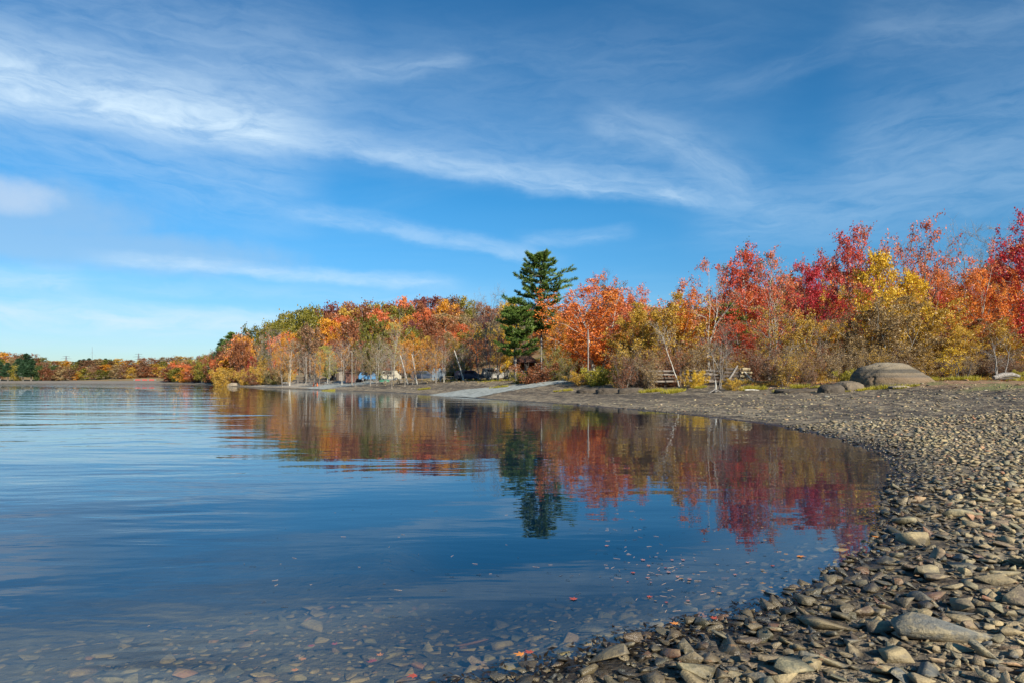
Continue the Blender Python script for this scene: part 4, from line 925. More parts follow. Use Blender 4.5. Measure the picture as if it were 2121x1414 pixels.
# the same stony ground carries on a little outside the frame and behind the viewpoint
stones = []
ox, oy = scatter_grid(-6, 16, -8, 14, .3, .8); k = (~visible(ox, oy, -.02)) & (np.hypot(ox, oy) > .6); ox, oy = ox[k], oy[k]
od = sdist(ox, oy); k = (od > -.6) & (od < 12); ox, oy = ox[k], oy[k]; oz = height(ox, oy)
join_stones('outer_stones', [(a, b, rr.uniform(.14, .34), c) for a, b, c in zip(ox, oy, oz)], FARP, STONE_A, ground, .2)

# ------------------------------------------------------------------ small mesh helpers for objects
def bm_obj(name, bm, m, parent=None, smooth_=False, **kw):
    me = bpy.data.meshes.new(name)
    bmesh.ops.recalc_face_normals(bm, faces=bm.faces[:]); bm.to_mesh(me); bm.free()
    if smooth_: me.polygons.foreach_set('use_smooth', [True]*len(me.polygons))
    return ob(name, me, m, parent, **kw)
def add_box(bm, c, s, rot=None, bev=0.0):
    r = bmesh.ops.create_cube(bm, size=1.0); vs = r['verts']
    M = Matrix.Translation(c) @ (rot.to_matrix().to_4x4() if rot else Matrix()) @ Matrix.Diagonal((s[0], s[1], s[2], 1))
    bmesh.ops.transform(bm, matrix=M, verts=vs)
    if bev > 0:
        es = list({e for v in vs for e in v.link_edges}); bmesh.ops.bevel(bm, geom=es, offset=bev, segments=2, affect='EDGES', profile=.7)
def box(name, c, s, m, parent, rot=None, bev=0.0, **kw):
    bm = bmesh.new(); add_box(bm, c, s, rot, bev); return bm_obj(name, bm, m, parent, **kw)
def add_tube(bm, pts, rads, sides=8, caps=True):
    P = np.array(pts, float)[None]; R = np.array(rads, float)[None]
    V, q = tubes(P, R, sides); vs = [bm.verts.new(v) for v in V]
    for f in q: bm.faces.new([vs[i] for i in f])
    if caps:
        bm.faces.new(vs[:sides][::-1]); bm.faces.new(vs[-sides:])
def tube(name, pts, rads, m, parent, sides=8, **kw):
    bm = bmesh.new(); add_tube(bm, pts, rads, sides); return bm_obj(name, bm, m, parent, smooth_=False, **kw)
def thing(name, px, D, label, cat, rot=0., group=None, dz=0.):
    if px < 800 and 96 < D < 180: D = camp(px, D)
    x, y = at(px, D); o = bpy.data.objects.new(name, None); COL.objects.link(o); o.location = (x, y, gz(x, y)+dz); o.rotation_euler.z = rot
    o['label'] = label; o['category'] = cat; o.empty_display_size = .3
    if group: o['group'] = group
    return o
def boulder(name, px, D, size, label, seed, m, rot=0., shape=None, dz=0., cat='boulder'):
    """a rounded, weathered rock: displaced dense sphere"""
    r = np.random.default_rng(seed); bm = bmesh.new(); bmesh.ops.create_icosphere(bm, subdivisions=5, radius=1.0)
    V = np.array([v.co[:] for v in bm.verts])
    f = fbm(V[:, 0]*1.3+seed, V[:, 1]*1.3+V[:, 2]*.9, 4, seed)-.5; g2 = fbm(V[:, 0]*5+3, V[:, 2]*5+V[:, 1]*3, 3, seed+2)-.5
    V = np.sign(V)*np.abs(V)**.62
    if shape: V = shape(V)
    cr = np.abs(fbm(V[:, 0]*2.2+seed, V[:, 2]*2.2+V[:, 1]*1.7, 3, seed+9)-.5)
    V = V*(1+f*.34+g2*.09-.07*np.clip(1-cr*22, 0, 1))[:, None]
    for v, c in zip(bm.verts, V): v.co = Vector((c[0]*size[0], c[1]*size[1], c[2]*size[2]))
    x, y = at(px, D); o = bm_obj(name, bm, m, None, True, label=label, cat=cat)
    o.location = (x, y, gz(x, y)+dz); o.rotation_euler.z = rot
    return o
def rock_mat(name, base, bands=False):
    m = bpy.data.materials.new(name); m.use_nodes = True; t = NT(m.node_tree); p = t.n['Principled BSDF']
    tcn = t.n.new('ShaderNodeTexCoord').outputs['Object']; x, y, z = t.sep(tcn)
    n = t.noise(tcn, 1.6, 6, .65); n2 = t.noise(t.mapping(tcn, (1, 1, 2)), 2.2, 5, .7); n3 = t.noise(tcn, 9, 5, .7)
    c = t.mix(t.ss(n, .35, .65), tuple(b*.75 for b in base), tuple(b*1.25 for b in base))
    if bands:   # waterline stains: bleached top, dark ring, tan lower belt
        zz = t.m('ADD', z, t.m('MULTIPLY', t.m('SUBTRACT', n2, .5), .14))
        st = t.ramp(t.m('DIVIDE', zz, 1.5, clamp=True), [(0,(.13,.11,.085)),(.10,(.15,.13,.10)),(.20,(.23,.175,.115)),(.34,(.25,.19,.13)),(.42,(.13,.12,.11)),(.50,(.20,.17,.13)),(.55,(.24,.21,.16)),(.585,(.095,.09,.08)),(.70,(.075,.074,.068)),(.76,(.22,.20,.155)),(.88,(.29,.26,.20)),(1,(.33,.305,.24))])
        c = t.mix(.85, c, st)
        wm = t.m('MULTIPLY', t.ss(t.noise(tcn, 2.6, 4, .7), .60, .68), t.ss(z, 1.25, 1.5))
        c = t.mix(t.m('MULTIPLY', wm, .45), c, (.50,.53,.54))
    c = t.mix(t.m('MULTIPLY', t.ss(n3, .55, .72), .18), c, (.42,.39,.32))
    c = t.mix(t.m('MULTIPLY', t.ss(n3, .45, .30), .4), c, (.04,.038,.034))
    c = t.mix(1.0, c, (.84, .75, .64), 'MULTIPLY')
    t.l.new(c, p.inputs['Base Color']); p.inputs['Roughness'].default_value = .92
    t.l.new(t.bump(t.m('ADD', n2, t.m('MULTIPLY', n3, .5)), .9, .10), p.inputs['Normal'])
    return m
RKB = rock_mat('boulder_banded', (.20,.18,.15), True); RKD = rock_mat('boulder_dark', (.10,.088,.075)); RKM = rock_mat('boulder_tan', (.19,.165,.13)); RKP = rock_mat('rock_pale', (.34,.32,.28))
# big banded boulder: steep left shoulder, flat crown, long slope to the right. photo x 1768-1932, y 753-806
def bigshape(V):
    V = V.copy(); x = V[:, 0]; top_ = np.interp(x, [-1, -.92, -.62, -.2, .15, .35, .7, 1], [.45, .80, .97, 1.0, .97, .84, .55, .12])
    V[:, 2] = np.where(V[:, 2] > 0, V[:, 2]*top_, V[:, 2]); return V
boulder('boulder', 1850, 45, (2.62, 1.5, 1.55), 'huge pale topped boulder with dark waterline bands, lying on the upper beach', 5, RKB, 0, bigshape, -.12)
boulder('boulder', 1758, 44.2, (.85, .8, .72), 'mid sized rounded boulder leaning against the left side of the huge banded boulder', 6, RKM, .3, None, -.1)
boulder('boulder', 1722, 43.2, (.78, .6, .55), 'dark brownish boulder, leftmost of the three by the huge banded boulder', 9, RKD, .1, None, -.05)
boulder('flat_rock', 1268, 58, (1.5, .7, .38), 'low dark flat rock ledge in front of the yellow green bush', 12, RKD, .1, None, 0., 'rock')
boulder('flat_rock', 1308, 56, (1.1, .6, .36), 'low dark wedge shaped rock right of the flat rock ledge', 13, RKD, -.1, None, 0., 'rock')
boulder('flat_rock', 1222, 60, (1.2, .7, .28), 'low dark rock shelf beside the upper end of the pale gravel path', 14, RKD, .1, None, 0., 'rock')
boulder('flat_rock', 1660, 46, (1.8, .9, .22), 'flat dark mud covered rock slab left of the dark brownish boulder', 15, RKD, .1, None, 0., 'rock')
boulder('flat_rock', 1862, 42.5, (.62, .35, .10), 'small flat pale slab at the foot of the huge banded boulder', 16, RKP, .1, None, .04, 'rock')
boulder('boulder', 2028, 58, (1.9, 1.2, .95), 'pale sunlit boulder half hidden behind bare shrubs on the right', 17, RKP, 0, None, .1)
boulder('boulder', 484, 201, (2.2, 1.4, .9), 'angular pale rock on the far shore at the left end of the hill', 18, RKP, .4, None, 0.)
for i, (px, py_, nm) in enumerate([(1262, 0, ''), ]): pass
# drift log on two stubs at the right
lg = thing('drift_log', 2085, 45, 'grey weathered drift log lying on the mud at the right edge, dark underside', 'log', .12, dz=.1)
tube('log', [(-.95, 0, .06), (-.3, .03, .24), (.4, 0, .28), (.9, -.04, .16)], [.13, .16, .15, .09], BK['grey'], lg, 9)
tube('branch_stub', [(-.6, 0, .02), (.2, -.2, .03), (.8, -.25, -.02)], [.08, .07, .05], BK['dark'], lg, 7)
# pale driftwood stick
tube('driftwood', [(-.5, 0, .05), (0, .05, .07), (.55, 0, .03)], [.05, .06, .03], BK['birch'], None, 6, label='short pale driftwood stick on the leaf litter left of the boulders', cat='driftwood').location = (at(1557, 50)[0], 50, gz(*at(1557, 50))+.03)
# bleached root stump
st = thing('root_stump', 1482, 50, 'bleached root stump with spreading roots at the top of the beach', 'stump')
for k in range(7):
    a = k*.9; tube('root', [(0, 0, .28), (math.cos(a)*.22, math.sin(a)*.22, .16), (math.cos(a)*.6, math.sin(a)*.6, -.02)], [.05, .035, .02], BK['grey'], st, 6)
tube('trunk', [(0, 0, .1), (.03, 0, .5), (0, 0, .95)], [.10, .06, .02], BK['pale'], st, 7)

# ------------------------------------------------------------------ wooden pole in front of the orange maple, camp poles
for (px, D, top, lb) in [(1218, 66, 683, 'pale straight wooden pole standing in front of the orange maple'), (1121, 72, 700, 'pale wooden pole by the foot of the tallest pine'), (574, 132, 738, 'left pale pole at the camp shore beside the upturned boats'), (634, 124, 738, 'left one of two close pale poles by the stacked dock sections'), (642, 122, 740, 'right one of two close pale poles by the stacked dock sections'), (729, 112, 728, 'thick pale pole standing against the brown shed')]:
    if px < 800 and 96 < D < 180: D = camp(px, D)
    if 1040 < px < 1270: D *= 1.17
    x, y = at(px, D); z = gz(x, y); h = CH+(HY-top)*D/F-z
    tube('wooden_pole', [(0, 0, -.2), (.02, 0, h*.5), (0, 0, h)], [.085, .08, .07] if px > 1100 else [.12, .11, .08], BK['grey'], None, 8, label=lb, cat='pole').location = (x, y, z)

WOODL = mat('wood_pale', (.34,.27,.16), .8, .25, 4, .2); WOODG = mat('wood_grey', (.22,.19,.16), .9, .3, 4, .3); WOODD = mat('wood_dark', (.09,.07,.055), .9, .3, 4, .3)
WHITE = mat('paint_white', (.28,.275,.25), .5, .06, 2); CREAM = mat('paint_cream', (.42,.39,.30), .5, .08, 2); DARKV = mat('paint_navy', (.03,.045,.075), .35); BLACKV = mat('paint_black', (.02,.02,.022), .4)
GLASS = mat('window_glass', (.02,.025,.03), .08, spec=.8); TYRE = mat('tyre', (.02,.02,.02), .9); BLUEV = mat('paint_blue', (.08,.20,.36), .4); GREENV = mat('paint_green', (.03,.20,.12), .5); BROWNW = mat('shed_brown', (.17,.085,.065), .85, .15, 2); BRROOF = mat('roof_brown', (.13,.06,.04), .9, .2, 3)
ORNG = mat('orange_plastic', (.80,.16,.03), .5); GREYB = mat('blue_grey_board', (.14,.18,.22), .6, .1, 2); STEEL = mat('galvanised_steel', (.22,.24,.26), .5, metal=.3); REDC = mat('canopy_red', (.50,.10,.035), .8, .1, 2)
REDB = mat('buoy_red', (.62,.14,.12), .5)
# split rail fence (zig-zag rails), photo x 1345-1530, D about 58
def log_(name, a, b, r0, m, parent): return tube(name, [a, tuple((a[i]+b[i])/2+random.uniform(-.03, .03) for i in range(3)), b], [r0, r0*1.05, r0*.9], m, parent, 7)
fn = thing('split_rail_fence', 1440, 59, 'grey split rail fence of rough logs behind the yellow bush', 'fence', 0, dz=0)
for s in range(3):
    x0 = -3.9+s*2.6; y0, y1 = (.25, -.25) if s % 2 else (-.25, .25)
    for k in range(4): log_('rail', (x0-.2, y0, .22+k*.30+.07*(s % 2)), (x0+2.8, y1, .22+k*.30+.07*(s % 2)+random.uniform(-.05, .05)), .085, WOODG if k != 1 else WOODD, fn)
for s in range(4): log_('post', (-3.9+s*2.6, 0, -.1), (-3.9+s*2.6, .05, 1.45), .085, WOODG, fn)
lp = thing('log_stack', 1530, 57, 'stack of split logs with pale sawn lower ends right of the rail fence', 'log pile', .15)
for k in range(4):
    for j in range(2): log_('log', (-1.6+.1*k+j*1.5, -.2, .2+k*.30), (-.12+j*(1.1+random.uniform(-.1, .1)), -.2, .2+k*.30), .12, WOODL if j else WOODD, lp)
log_('prop', (-1.3, -.5, 0), (-.3, -.4, 1.4), .08, BK['grey'], lp); log_('prop', (1.1, -.6, 0), (.3, -.4, .9), .06, BK['pale'], lp)
# low rail + bench seen through the thicket on the right
b = thing('wooden_bench', 1716, 62, 'pale plank bench half hidden in the thicket left of the huge boulder', 'bench', 0)
box('seat', (0, 0, .45), (1.9, .4, .06), WOODL, b); box('backrest', (0, .22, .85), (1.9, .05, .3), WOODG, b)
for s in (-.75, .75): box('leg', (s, 0, .21), (.1, .35, .41), WOODG, b)

# ------------------------------------------------------------------ camp ground objects
def table(px, D, label, m, rot=0.):
    t = thing('picnic_table', px, D, label, 'picnic table', rot)
    for k in range(4): box('tabletop_plank', (0, -.3+k*.2, .76), (1.9, .185, .045), m, t)
    for s in (-.68, .68): box('bench_seat', (0, s, .45), (1.9, .28, .045), m, t)
    for s in (-.65, .65):
        box('crossbeam', (s, 0, .41), (.08, 1.6, .09), m, t)
        for q_ in (-1, 1): box('leg', (s+.05, q_*.33, .36), (.09, .07, .80), m, t, Euler((q_*.42, 0, 0)))
    return t
for (px, D, lb, m, ro) in [(893, 108, 'pale yellow wooden picnic table, nearest the blue grey boards', WOODL, .2), (931, 107, 'pale yellow wooden picnic table right of the blue grey boards', WOODL, -.2), (806, 112, 'pale picnic table left of the leaning pale trunk', WOODL, .1), (832, 113, 'second pale picnic table directly left of the leaning pale trunk', WOODL, -.3), (788, 114, 'grey picnic table in shade right of the brown shed', WOODG, .4), (1000, 104, 'grey picnic table in front of the white pickup', WOODG, .1)]: table(px, D, lb, m, ro)
def car(px, D, label, m, rot=0., kind='suv', cat='car', name='parked_car'):
    c = thing(name, px, D, label, cat, rot); L, Wd = 4.5, 1.8
    prof = {'suv': [(-2.2,.35),(-2.25,.95),(-1.9,1.62),(.55,1.68),(1.15,1.08),(2.1,.95),(2.25,.6),(2.2,.35)],
            'pickup': [(-2.5,.4),(-2.5,1.0),(-.7,1.0),(-.55,1.65),(.75,1.68),(1.25,1.08),(2.3,1.0),(2.4,.4)],
            'van': [(-2.4,.35),(-2.4,1.95),(1.5,2.0),(2.0,1.15),(2.4,.95),(2.4,.35)]}[kind]
    bm = bmesh.new(); a = [bm.verts.new((x, -Wd/2+(.12 if z > 1.2 else 0), z)) for x, z in prof]; b_ = [bm.verts.new((x, Wd/2-(.12 if z > 1.2 else 0), z)) for x, z in prof]
    bm.faces.new(a); bm.faces.new(b_[::-1]); n = len(prof)
    for k in range(n): bm.faces.new((a[k], b_[k], b_[(k+1) % n], a[(k+1) % n]))
    bmesh.ops.bevel(bm, geom=bm.edges[:], offset=.05, segments=2, affect='EDGES'); bm_obj('body', bm, m, c)
    for s in (-1, 1):
        for (x0, x1) in ([(-1.7, -.6), (-.5, .5)] if kind != 'pickup' else [(-.4, .6)]):
            box('side_window', ((x0+x1)/2, s*(Wd/2-.07), 1.35 if kind != 'van' else 1.55), (x1-x0, .06, .38), GLASS, c)
        for x in (-1.4, 1.45):
            wl = tube('wheel', [(x, s*(Wd/2-.22), .33), (x, s*(Wd/2+.01), .33)], [.33, .33], TYRE, c, 16); tube('rim', [(x, s*(Wd/2), .33), (x, s*(Wd/2+.02), .33)], [.19, .19], STEEL, wl, 12)
    box('windscreen', (.98 if kind == 'suv' else (1.1 if kind == 'pickup' else 1.82), 0, 1.38 if kind != 'van' else 1.55), (.05, 1.3, .55), GLASS, c, Euler((0, -.75 if kind != 'van' else -.5, 0)))
    return c
car(878, 116, 'dark navy car parked at the camp ground left of the picnic tables', DARKV, .15)
car(938, 124, 'black van parked behind the right picnic table', BLACKV, .1, 'van', 'van', 'parked_van')
car(955, 116, 'dark car parked under the golden birch', BLACKV, -.3)
car(972, 110, 'navy car partly behind trunks left of the white pickup', DARKV, .4)
car(1006, 114, 'white pickup parked behind the grey trunks near the pines', WHITE, .1, 'pickup', 'pickup', 'parked_pickup')
car(1030, 112, 'white van nearest the pine trunks', WHITE, .2, 'van', 'van', 'parked_van')
car(768, 126, 'light blue car parked right of the brown shed', BLUEV, .1)
car(806, 134, 'cream white van parked beyond the thin pale yellow tree', CREAM, .1, 'van', 'van', 'parked_van')
car(1683+10, 78, 'dark car glimpsed through the thicket left of the huge boulder', DARKV, .1)
# standing blue-grey boards
for k, px in enumerate((898, 905, 912, 919)):
    x, y = at(px, 112); bm = bmesh.new()
    n = 14; ring = []
    for s_ in (-.05, .05):
        ring.append([bm.verts.new((math.copysign(abs(math.cos(a))**.8, math.cos(a))*.27, s_, 1.05+math.sin(a)*1.05)) for a in np.arange(n)*2*PI/n])
    bm.faces.new(ring[0]); bm.faces.new(ring[1][::-1])
    for i in range(n): bm.faces.new((ring[0][i], ring[1][i], ring[1][(i+1) % n], ring[0][(i+1) % n]))
    o = bm_obj('upright_board', bm, GREYB, label=['blue grey board standing on end, leftmost of the four', 'second blue grey board from the left standing on end', 'third blue grey board from the left standing on end', 'rightmost of the four blue grey boards standing on end'][k], cat='board', group='blue grey boards standing on end')
    o.location = (x, y, gz(x, y)); o.rotation_euler = (random.uniform(-.08, .08), random.uniform(-.05, .05), random.uniform(-.2, .2))
# red-brown canopy on posts
cn = thing('canopy', 918, 118, 'rusty red canopy roof on posts above the blue grey boards', 'canopy')
bm = bmesh.new(); vs = [bm.verts.new(v) for v in [(-1.7,-1.2,2.3),(1.7,-1.2,2.3),(1.7,1.2,2.3),(-1.7,1.2,2.3),(-.6,0,2.95),(.6,0,2.95)]]
for f in [(0,1,5,4),(1,2,5),(2,3,4,5),(3,0,4),(3,2,1,0)]: bm.faces.new([vs[i] for i in f])
bm_obj('roof', bm, REDC, cn)
for sx_ in (-1.5, 1.5):
    for sy_ in (-1.05, 1.05): box('post', (sx_, sy_, 1.15), (.09, .09, 2.3), WOODG, cn)
def hut(name, px, D, L, Dp, hw, hr, wall, roofm, label, cat, rot=0.):
    h = thing(name, px, D, label, cat, rot)
    nb = max(4, int(L/.35))
    bm = bmesh.new(); add_box(bm, (0, 0, hw/2), (L-.06, Dp-.06, hw)); w_ = bm_obj('wall', bm, wall, h)
    for k in range(nb):
        box('board', (-L/2+(k+.5)*L/nb, -Dp/2, hw/2), (L/nb*.9, .05, hw-.02), wall, w_)
    bm = bmesh.new(); e = .35
    vs = [bm.verts.new(v) for v in [(-L/2-e,-Dp/2-e,hw-.1),(L/2+e,-Dp/2-e,hw-.1),(L/2+e,Dp/2+e,hw-.1),(-L/2-e,Dp/2+e,hw-.1),(-L/2-e,0,hw+hr),(L/2+e,0,hw+hr)]]
    for f in [(0,1,5,4),(2,3,4,5),(1,2,5),(3,0,4),(3,2,1,0)]: bm.faces.new([vs[i] for i in f])
    bm_obj('roof', bm, roofm, h); return h, w_
h, w_ = hut('brown_shed', 735, 122, 2.9, 3, 1.9, .35, BROWNW, BRROOF, 'low reddish brown wooden shed behind the pale stemmed orange tree', 'shed')
h, w_ = hut('dark_shed', 705, 132, 1.8, 2, 2.4, .5, WOODD, WOODD, 'small dark hut immediately left of the brown shed', 'shed', .3)
box('door', (0, -1.06, 1.0), (.8, .05, 1.9), WOODG, h)
# cabin with open porch
cb = thing('cabin', 1088, 112, 'brown roofed cabin with an open railed porch and orange panels, behind the pine trunks', 'cabin', .1)
box('floor', (0, 0, .85), (3.6, 3.2, .12), WOODG, cb); box('wall', (0, 1.4, 1.9), (3.5, .12, 2.0), mat('cabin_wall', (.28,.10,.05), .8, .2, 3), cb)
for k in range(3): box('orange_panel', (-1.1+k*1.1, 1.28, 1.75), (.8, .06, .9), ORNG, cb)  # plain orange panels along the back wall of the porch
for sx_ in (-1.7, 0, 1.7):
    box('post', (sx_, -1.5, 1.9), (.12, .12, 2.0), WHITE, cb); box('stilt', (sx_, -1.4, .35), (.14, .14, .9), WOODD, cb)
box('handrail', (0, -1.56, 1.45), (3.5, .06, .10), WHITE, cb)
for k in range(11): box('baluster', (-1.6+k*.32, -1.56, 1.17), (.05, .04, .52), WHITE, cb)
bm = bmesh.new(); vs = [bm.verts.new(v) for v in [(-2.2,-2.1,2.85),(2.2,-2.1,2.85),(2.2,2.0,2.85),(-2.2,2.0,2.85),(-.9,0,4.0),(.9,0,4.0)]]
for f in [(0,1,5,4),(1,2,5),(2,3,4,5),(3,0,4),(3,2,1,0)]: bm.faces.new([vs[i] for i in f])
bm_obj('roof', bm, BRROOF, cb)
# upturned boats and canoes
def boat(px, D, label, m, L=2.6, B=1.1, H=.45, rot=0., flip=True, cat='boat', name='rowing_boat', dz=0.):
    bm = bmesh.new(); nx, ny = 15, 9; g_ = []
    for i in range(nx):
        t = i/(nx-1)*2-1; wv2 = B/2*(1-abs(t)**2.4)**.7+.02; hh = H*(1-.35*abs(t)**3)
        g_.append([bm.verts.new((t*L/2, wv2*math.sin(a), hh*math.cos(a)**.8 if math.cos(a) > 0 else 0)) for a in np.linspace(-PI/2, PI/2, ny)])
    for i in range(nx-1):
        for j in range(ny-1): bm.faces.new((g_[i][j], g_[i+1][j], g_[i+1][j+1], g_[i][j+1]))
    r = thing(name, px, D, label, cat, rot, dz=.22+dz); bm_obj('hull', bm, m, r, True)
    for s in (-1, 1): tube('gunwale', [((i/(nx-1)*2-1)*L/2, s*(B/2*(1-abs(i/(nx-1)*2-1)**2.4)**.7+.02), .0) for i in range(nx)], [.035]*nx, WOODG, r, 5)
    tube('keel', [((i/(nx-1)*2-1)*L/2, 0, H*(1-.35*abs(i/(nx-1)*2-1)**3)+.01) for i in range(nx)], [.02]*nx, m, r, 5)
    for s in (-.6, .6): box('chock', (s, 0, -.12), (.14, B*.8, .2), WOODD, r)
    return r
boat(587, 121, 'cream upturned boat on chocks at the left of the camp shore, upper one', CREAM, 2.5, 1.2, .40, .05, dz=.25)
boat(590, 119, 'white upturned boat just in front of and below the cream one', WHITE, 1.7, 1.0, .30, -.05)
boat(796, 118, 'green upturned canoe right of the light blue car', GREENV, 1.8, .8, .45, .0, cat='canoe', name='canoe')
boat(676, 112, 'small white upturned dinghy on the grass below the yellow green tree', WHITE, .9, .6, .25, .2, cat='dinghy', name='dinghy')
# stacked dock sections
for (px, D, lb, wd) in [(636, 126, 'long stack of dark dock sections behind the two close poles', 5.0), (660, 118, 'nearer stack of dark dock sections right of the two close poles', 3.2), (562, 122, 'low dark timber pieces left of the upturned boats', 1.6)]:
    d_ = thing('dock_stack', px, D, lb, 'dock stack', .05)
    for k in range(4 if wd > 2 else 1):
        fr_ = box('dock_frame', (random.uniform(-.15, .15), 0, .15+k*.32), (wd, 1.2, .14), WOODD, d_)
        for j in range(int(wd/.5)): box('plank', (-wd/2+.25+j*.5, 0, .15+k*.32+.095), (.42, 1.3, .035), WOODG, fr_)
# orange cones and a bag
for k, px in enumerate((650, 657)):
    x, y = at(px, 106-k); c = thing('orange_cone' if k == 0 else 'orange_cone', px, 106-k, ['orange traffic cone on the shore below the dock stacks, left one', 'orange traffic cone on the shore below the dock stacks, right one'][k], 'traffic cone', 0, 'orange cones below the dock stacks')
    box('base', (0, 0, .03), (.5, .5, .06), ORNG, c); tube('cone', [(0, 0, .06), (0, 0, .75)], [.19, .04], ORNG, c, 12)
# leaning pale trunk pieces over the picnic ground
for (p0, p1, D, lb) in [((905-60, 776-3), (829, 735), 110, 'pale dead trunk leaning left over the picnic ground, lower end by the tables'), ((864, 774), (853, 732), 109, 'pale trunk leaning slightly left beside the leaning dead trunk'), ((961, 770), (941, 725), 106, 'slim white trunk leaning left across the golden birch')]:
    x0, y0 = at(p0[0], D); z0 = gz(x0, y0); x1 = at(p1[0], D)[0]; z1 = CH+(HY-p1[1])*D/F
    tube('leaning_dead_tree', [(0, 0, -.1), ((x1-x0)*.5, 0, (z1-z0)*.5+.1), (x1-x0, 0, z1-z0)], [.13, .10, .07], BK['pale'], None, 8, label=lb, cat='dead tree').location = (x0, y0, z0)

# ------------------------------------------------------------------ gravel paths (boat ramps), pale
GRAV = mat('gravel_pale', (.29,.31,.285), .95, .45, 2.2, .8)
def ramp_path(name, L_, R_):
    """strip between two edge lines given in photo pixels + distance"""
    n = 40; m_ = 9; V = []
    def pl(E, t):
        E = np.array(E, float); f = t*(len(E)-1); i = min(int(f), len(E)-2); return E[i]+(E[i+1]-E[i])*(f-i)
    for i in range(n):
        a = pl(L_, i/(n-1)); b2 = pl(R_, i/(n-1))
        for j in range(m_): V.append(a+(b2-a)*j/(m_-1))
    V = np.array(V); jx = (fbm(V[:, 0]*1.3, V[:, 1]*1.3, 3, 4)-.5)*.9; X = V[:, 0]+jx; Y = V[:, 1]+jx
    idx_ = np.arange(n*m_).reshape(n, m_); qq = np.stack([idx_[:-1, :-1], idx_[:-1, 1:], idx_[1:, 1:], idx_[1:, :-1]], -1).reshape(-1, 4)
    Z = height(X, Y)+.035
    me = mesh_np(name, np.stack([X, Y, Z], -1), qq, None, True); return ob(name, me, GRAV, kind='structure')
def W2(px, py, zg): D = F*(CH-zg)/(py-HY) if abs(py-HY) > 2 else 80; return at(px, D)
def edge(pts): return [ground_at(a, b) for a, b in pts]
ramp_path('gravel_path', edge([(885, 818), (960, 807), (1040, 799), (1120, 791), (1195, 785)]), edge([(985, 823), (1045, 811), (1100, 803), (1150, 796), (1205, 788)]))
ramp_path('gravel_path', edge([(630, 804), (690, 794), (730, 786), (800, 783)]), edge([(668, 806), (740, 797), (790, 792), (835, 786)]))
# ------------------------------------------------------------------ grass tufts, leaf litter (too many to count)
def litter(name, n, area, mt, size, dr, h=.02, up=3.0, cond=None):
    x = rr.uniform(area[0], area[1], n); y = rr.uniform(area[2], area[3], n); d = sdist(x, y); k = (d > dr[0]) & (d < dr[1]) & visible(x, y)
    if cond is not None: k &= cond(x, y)
    x, y = x[k], y[k]; z = height(x, y)+h
    C = np.stack([x, y, z], -1); return ob(name, leaves_mesh(name, C, size, rr.uniform(0, 1, len(C)), rr, .7, up), mt, kind='stuff')
litter('leaf_litter', 60000, (-10, 60, 44, 80), LM['brown'], .16, (16, 40))
litter('leaf_litter', 14000, (-10, 50, 44, 70), LM['salmon'], .13, (16, 40), cond=lambda x, y: fbm(x*.3, y*.3, 2, 31) > .5)
litter('leaf_litter', 20000, (-60, 10, 80, 150), LM['tan'], .22, (10, 45))
def grass(name, centers, mt, hgt=.35, rad_=.5, per=220):
    C = []; nd = []; 
    for (x, y, s) in centers:
        n = int(per*s); a = rr.uniform(0, 6.28, n); q_ = np.sqrt(rr.uniform(0, 1, n))*rad_*s; gx_ = x+np.cos(a)*q_*1.4; gy_ = y+np.sin(a)*q_
        C.append(np.stack([gx_, gy_, height(gx_, gy_)], -1)); nd.append(unit(np.stack([np.cos(a)*.5, np.sin(a)*.5, 1+0*a], -1)+rr.normal(size=(n, 3))*.25)*(hgt*s*rr.uniform(.5, 1.1, n))[:, None])
    C = np.concatenate(C); N_ = np.concatenate(nd); wv_ = unit(np.cross(N_, rr.normal(size=N_.shape)))*.02
    V = np.stack([C-wv_, C+wv_, C+N_], 1).reshape(-1, 3)
    return ob(name, mesh_np(name, V, np.arange(len(V)).reshape(-1, 3), {'tint': ('FACE', rr.uniform(0, 1, len(C))), 'clump': ('FACE', rr.uniform(0, 1, len(C)))}), mt, kind='stuff')
gc = []
for (px, D, s) in [(1357, 55, 1.2), (1396, 53, 1.4), (1563, 51, 1.2), (1625, 47, 1.1), (1905, 46, 1.2), (1822, 43.3, .9), (1795, 43.6, .6), (1870, 42.6, .7), (1990, 45, 1.3), (2010, 46, 1.1), (2105, 44.5, .8), (2115, 47, 1.2), (1165, 65, .9), (1640, 50, 1), (1700, 48, .8), (680, 112, 1.8), (880, 92, 1.4), (1030, 80, 1.2), (1450, 56, 1), (1755, 45.5, 1.0), (1740, 43.5, .5)]:
    x, y = at(px, D)
    for k in range(3): gc.append((x+random.uniform(-.6, .6), y+random.uniform(-.4, .4), s*random.uniform(.5, 1)))
grass('grass_tufts', gc, LM['weed'])
gg = []
for k in range(70):
    px = random.uniform(1000, 2130); D = random.uniform(46, 66); x, y = at(px, D)
    gg.append((x, y, random.uniform(.4, .9)))
gd3 = sdist(np.array([g[0] for g in gg]), np.array([g[1] for g in gg])); gg = [g for g, d in zip(gg, gd3) if d > 16.5]
grass('dry_grass', gg, LM['gold'], .4, .8, 160)
gg = [(at(px, D)[0], D, random.uniform(.8, 1.6)) for px, D in [(random.uniform(560, 1080), random.uniform(88, 125)) for k in range(90)]]
gd3 = sdist(np.array([g[0] for g in gg]), np.array([g[1] for g in gg])); gg = [g for g, d in zip(gg, gd3) if 12 < d < 30]
grass('shore_grass', gg, LM['weed'], .25, 1.2, 120)

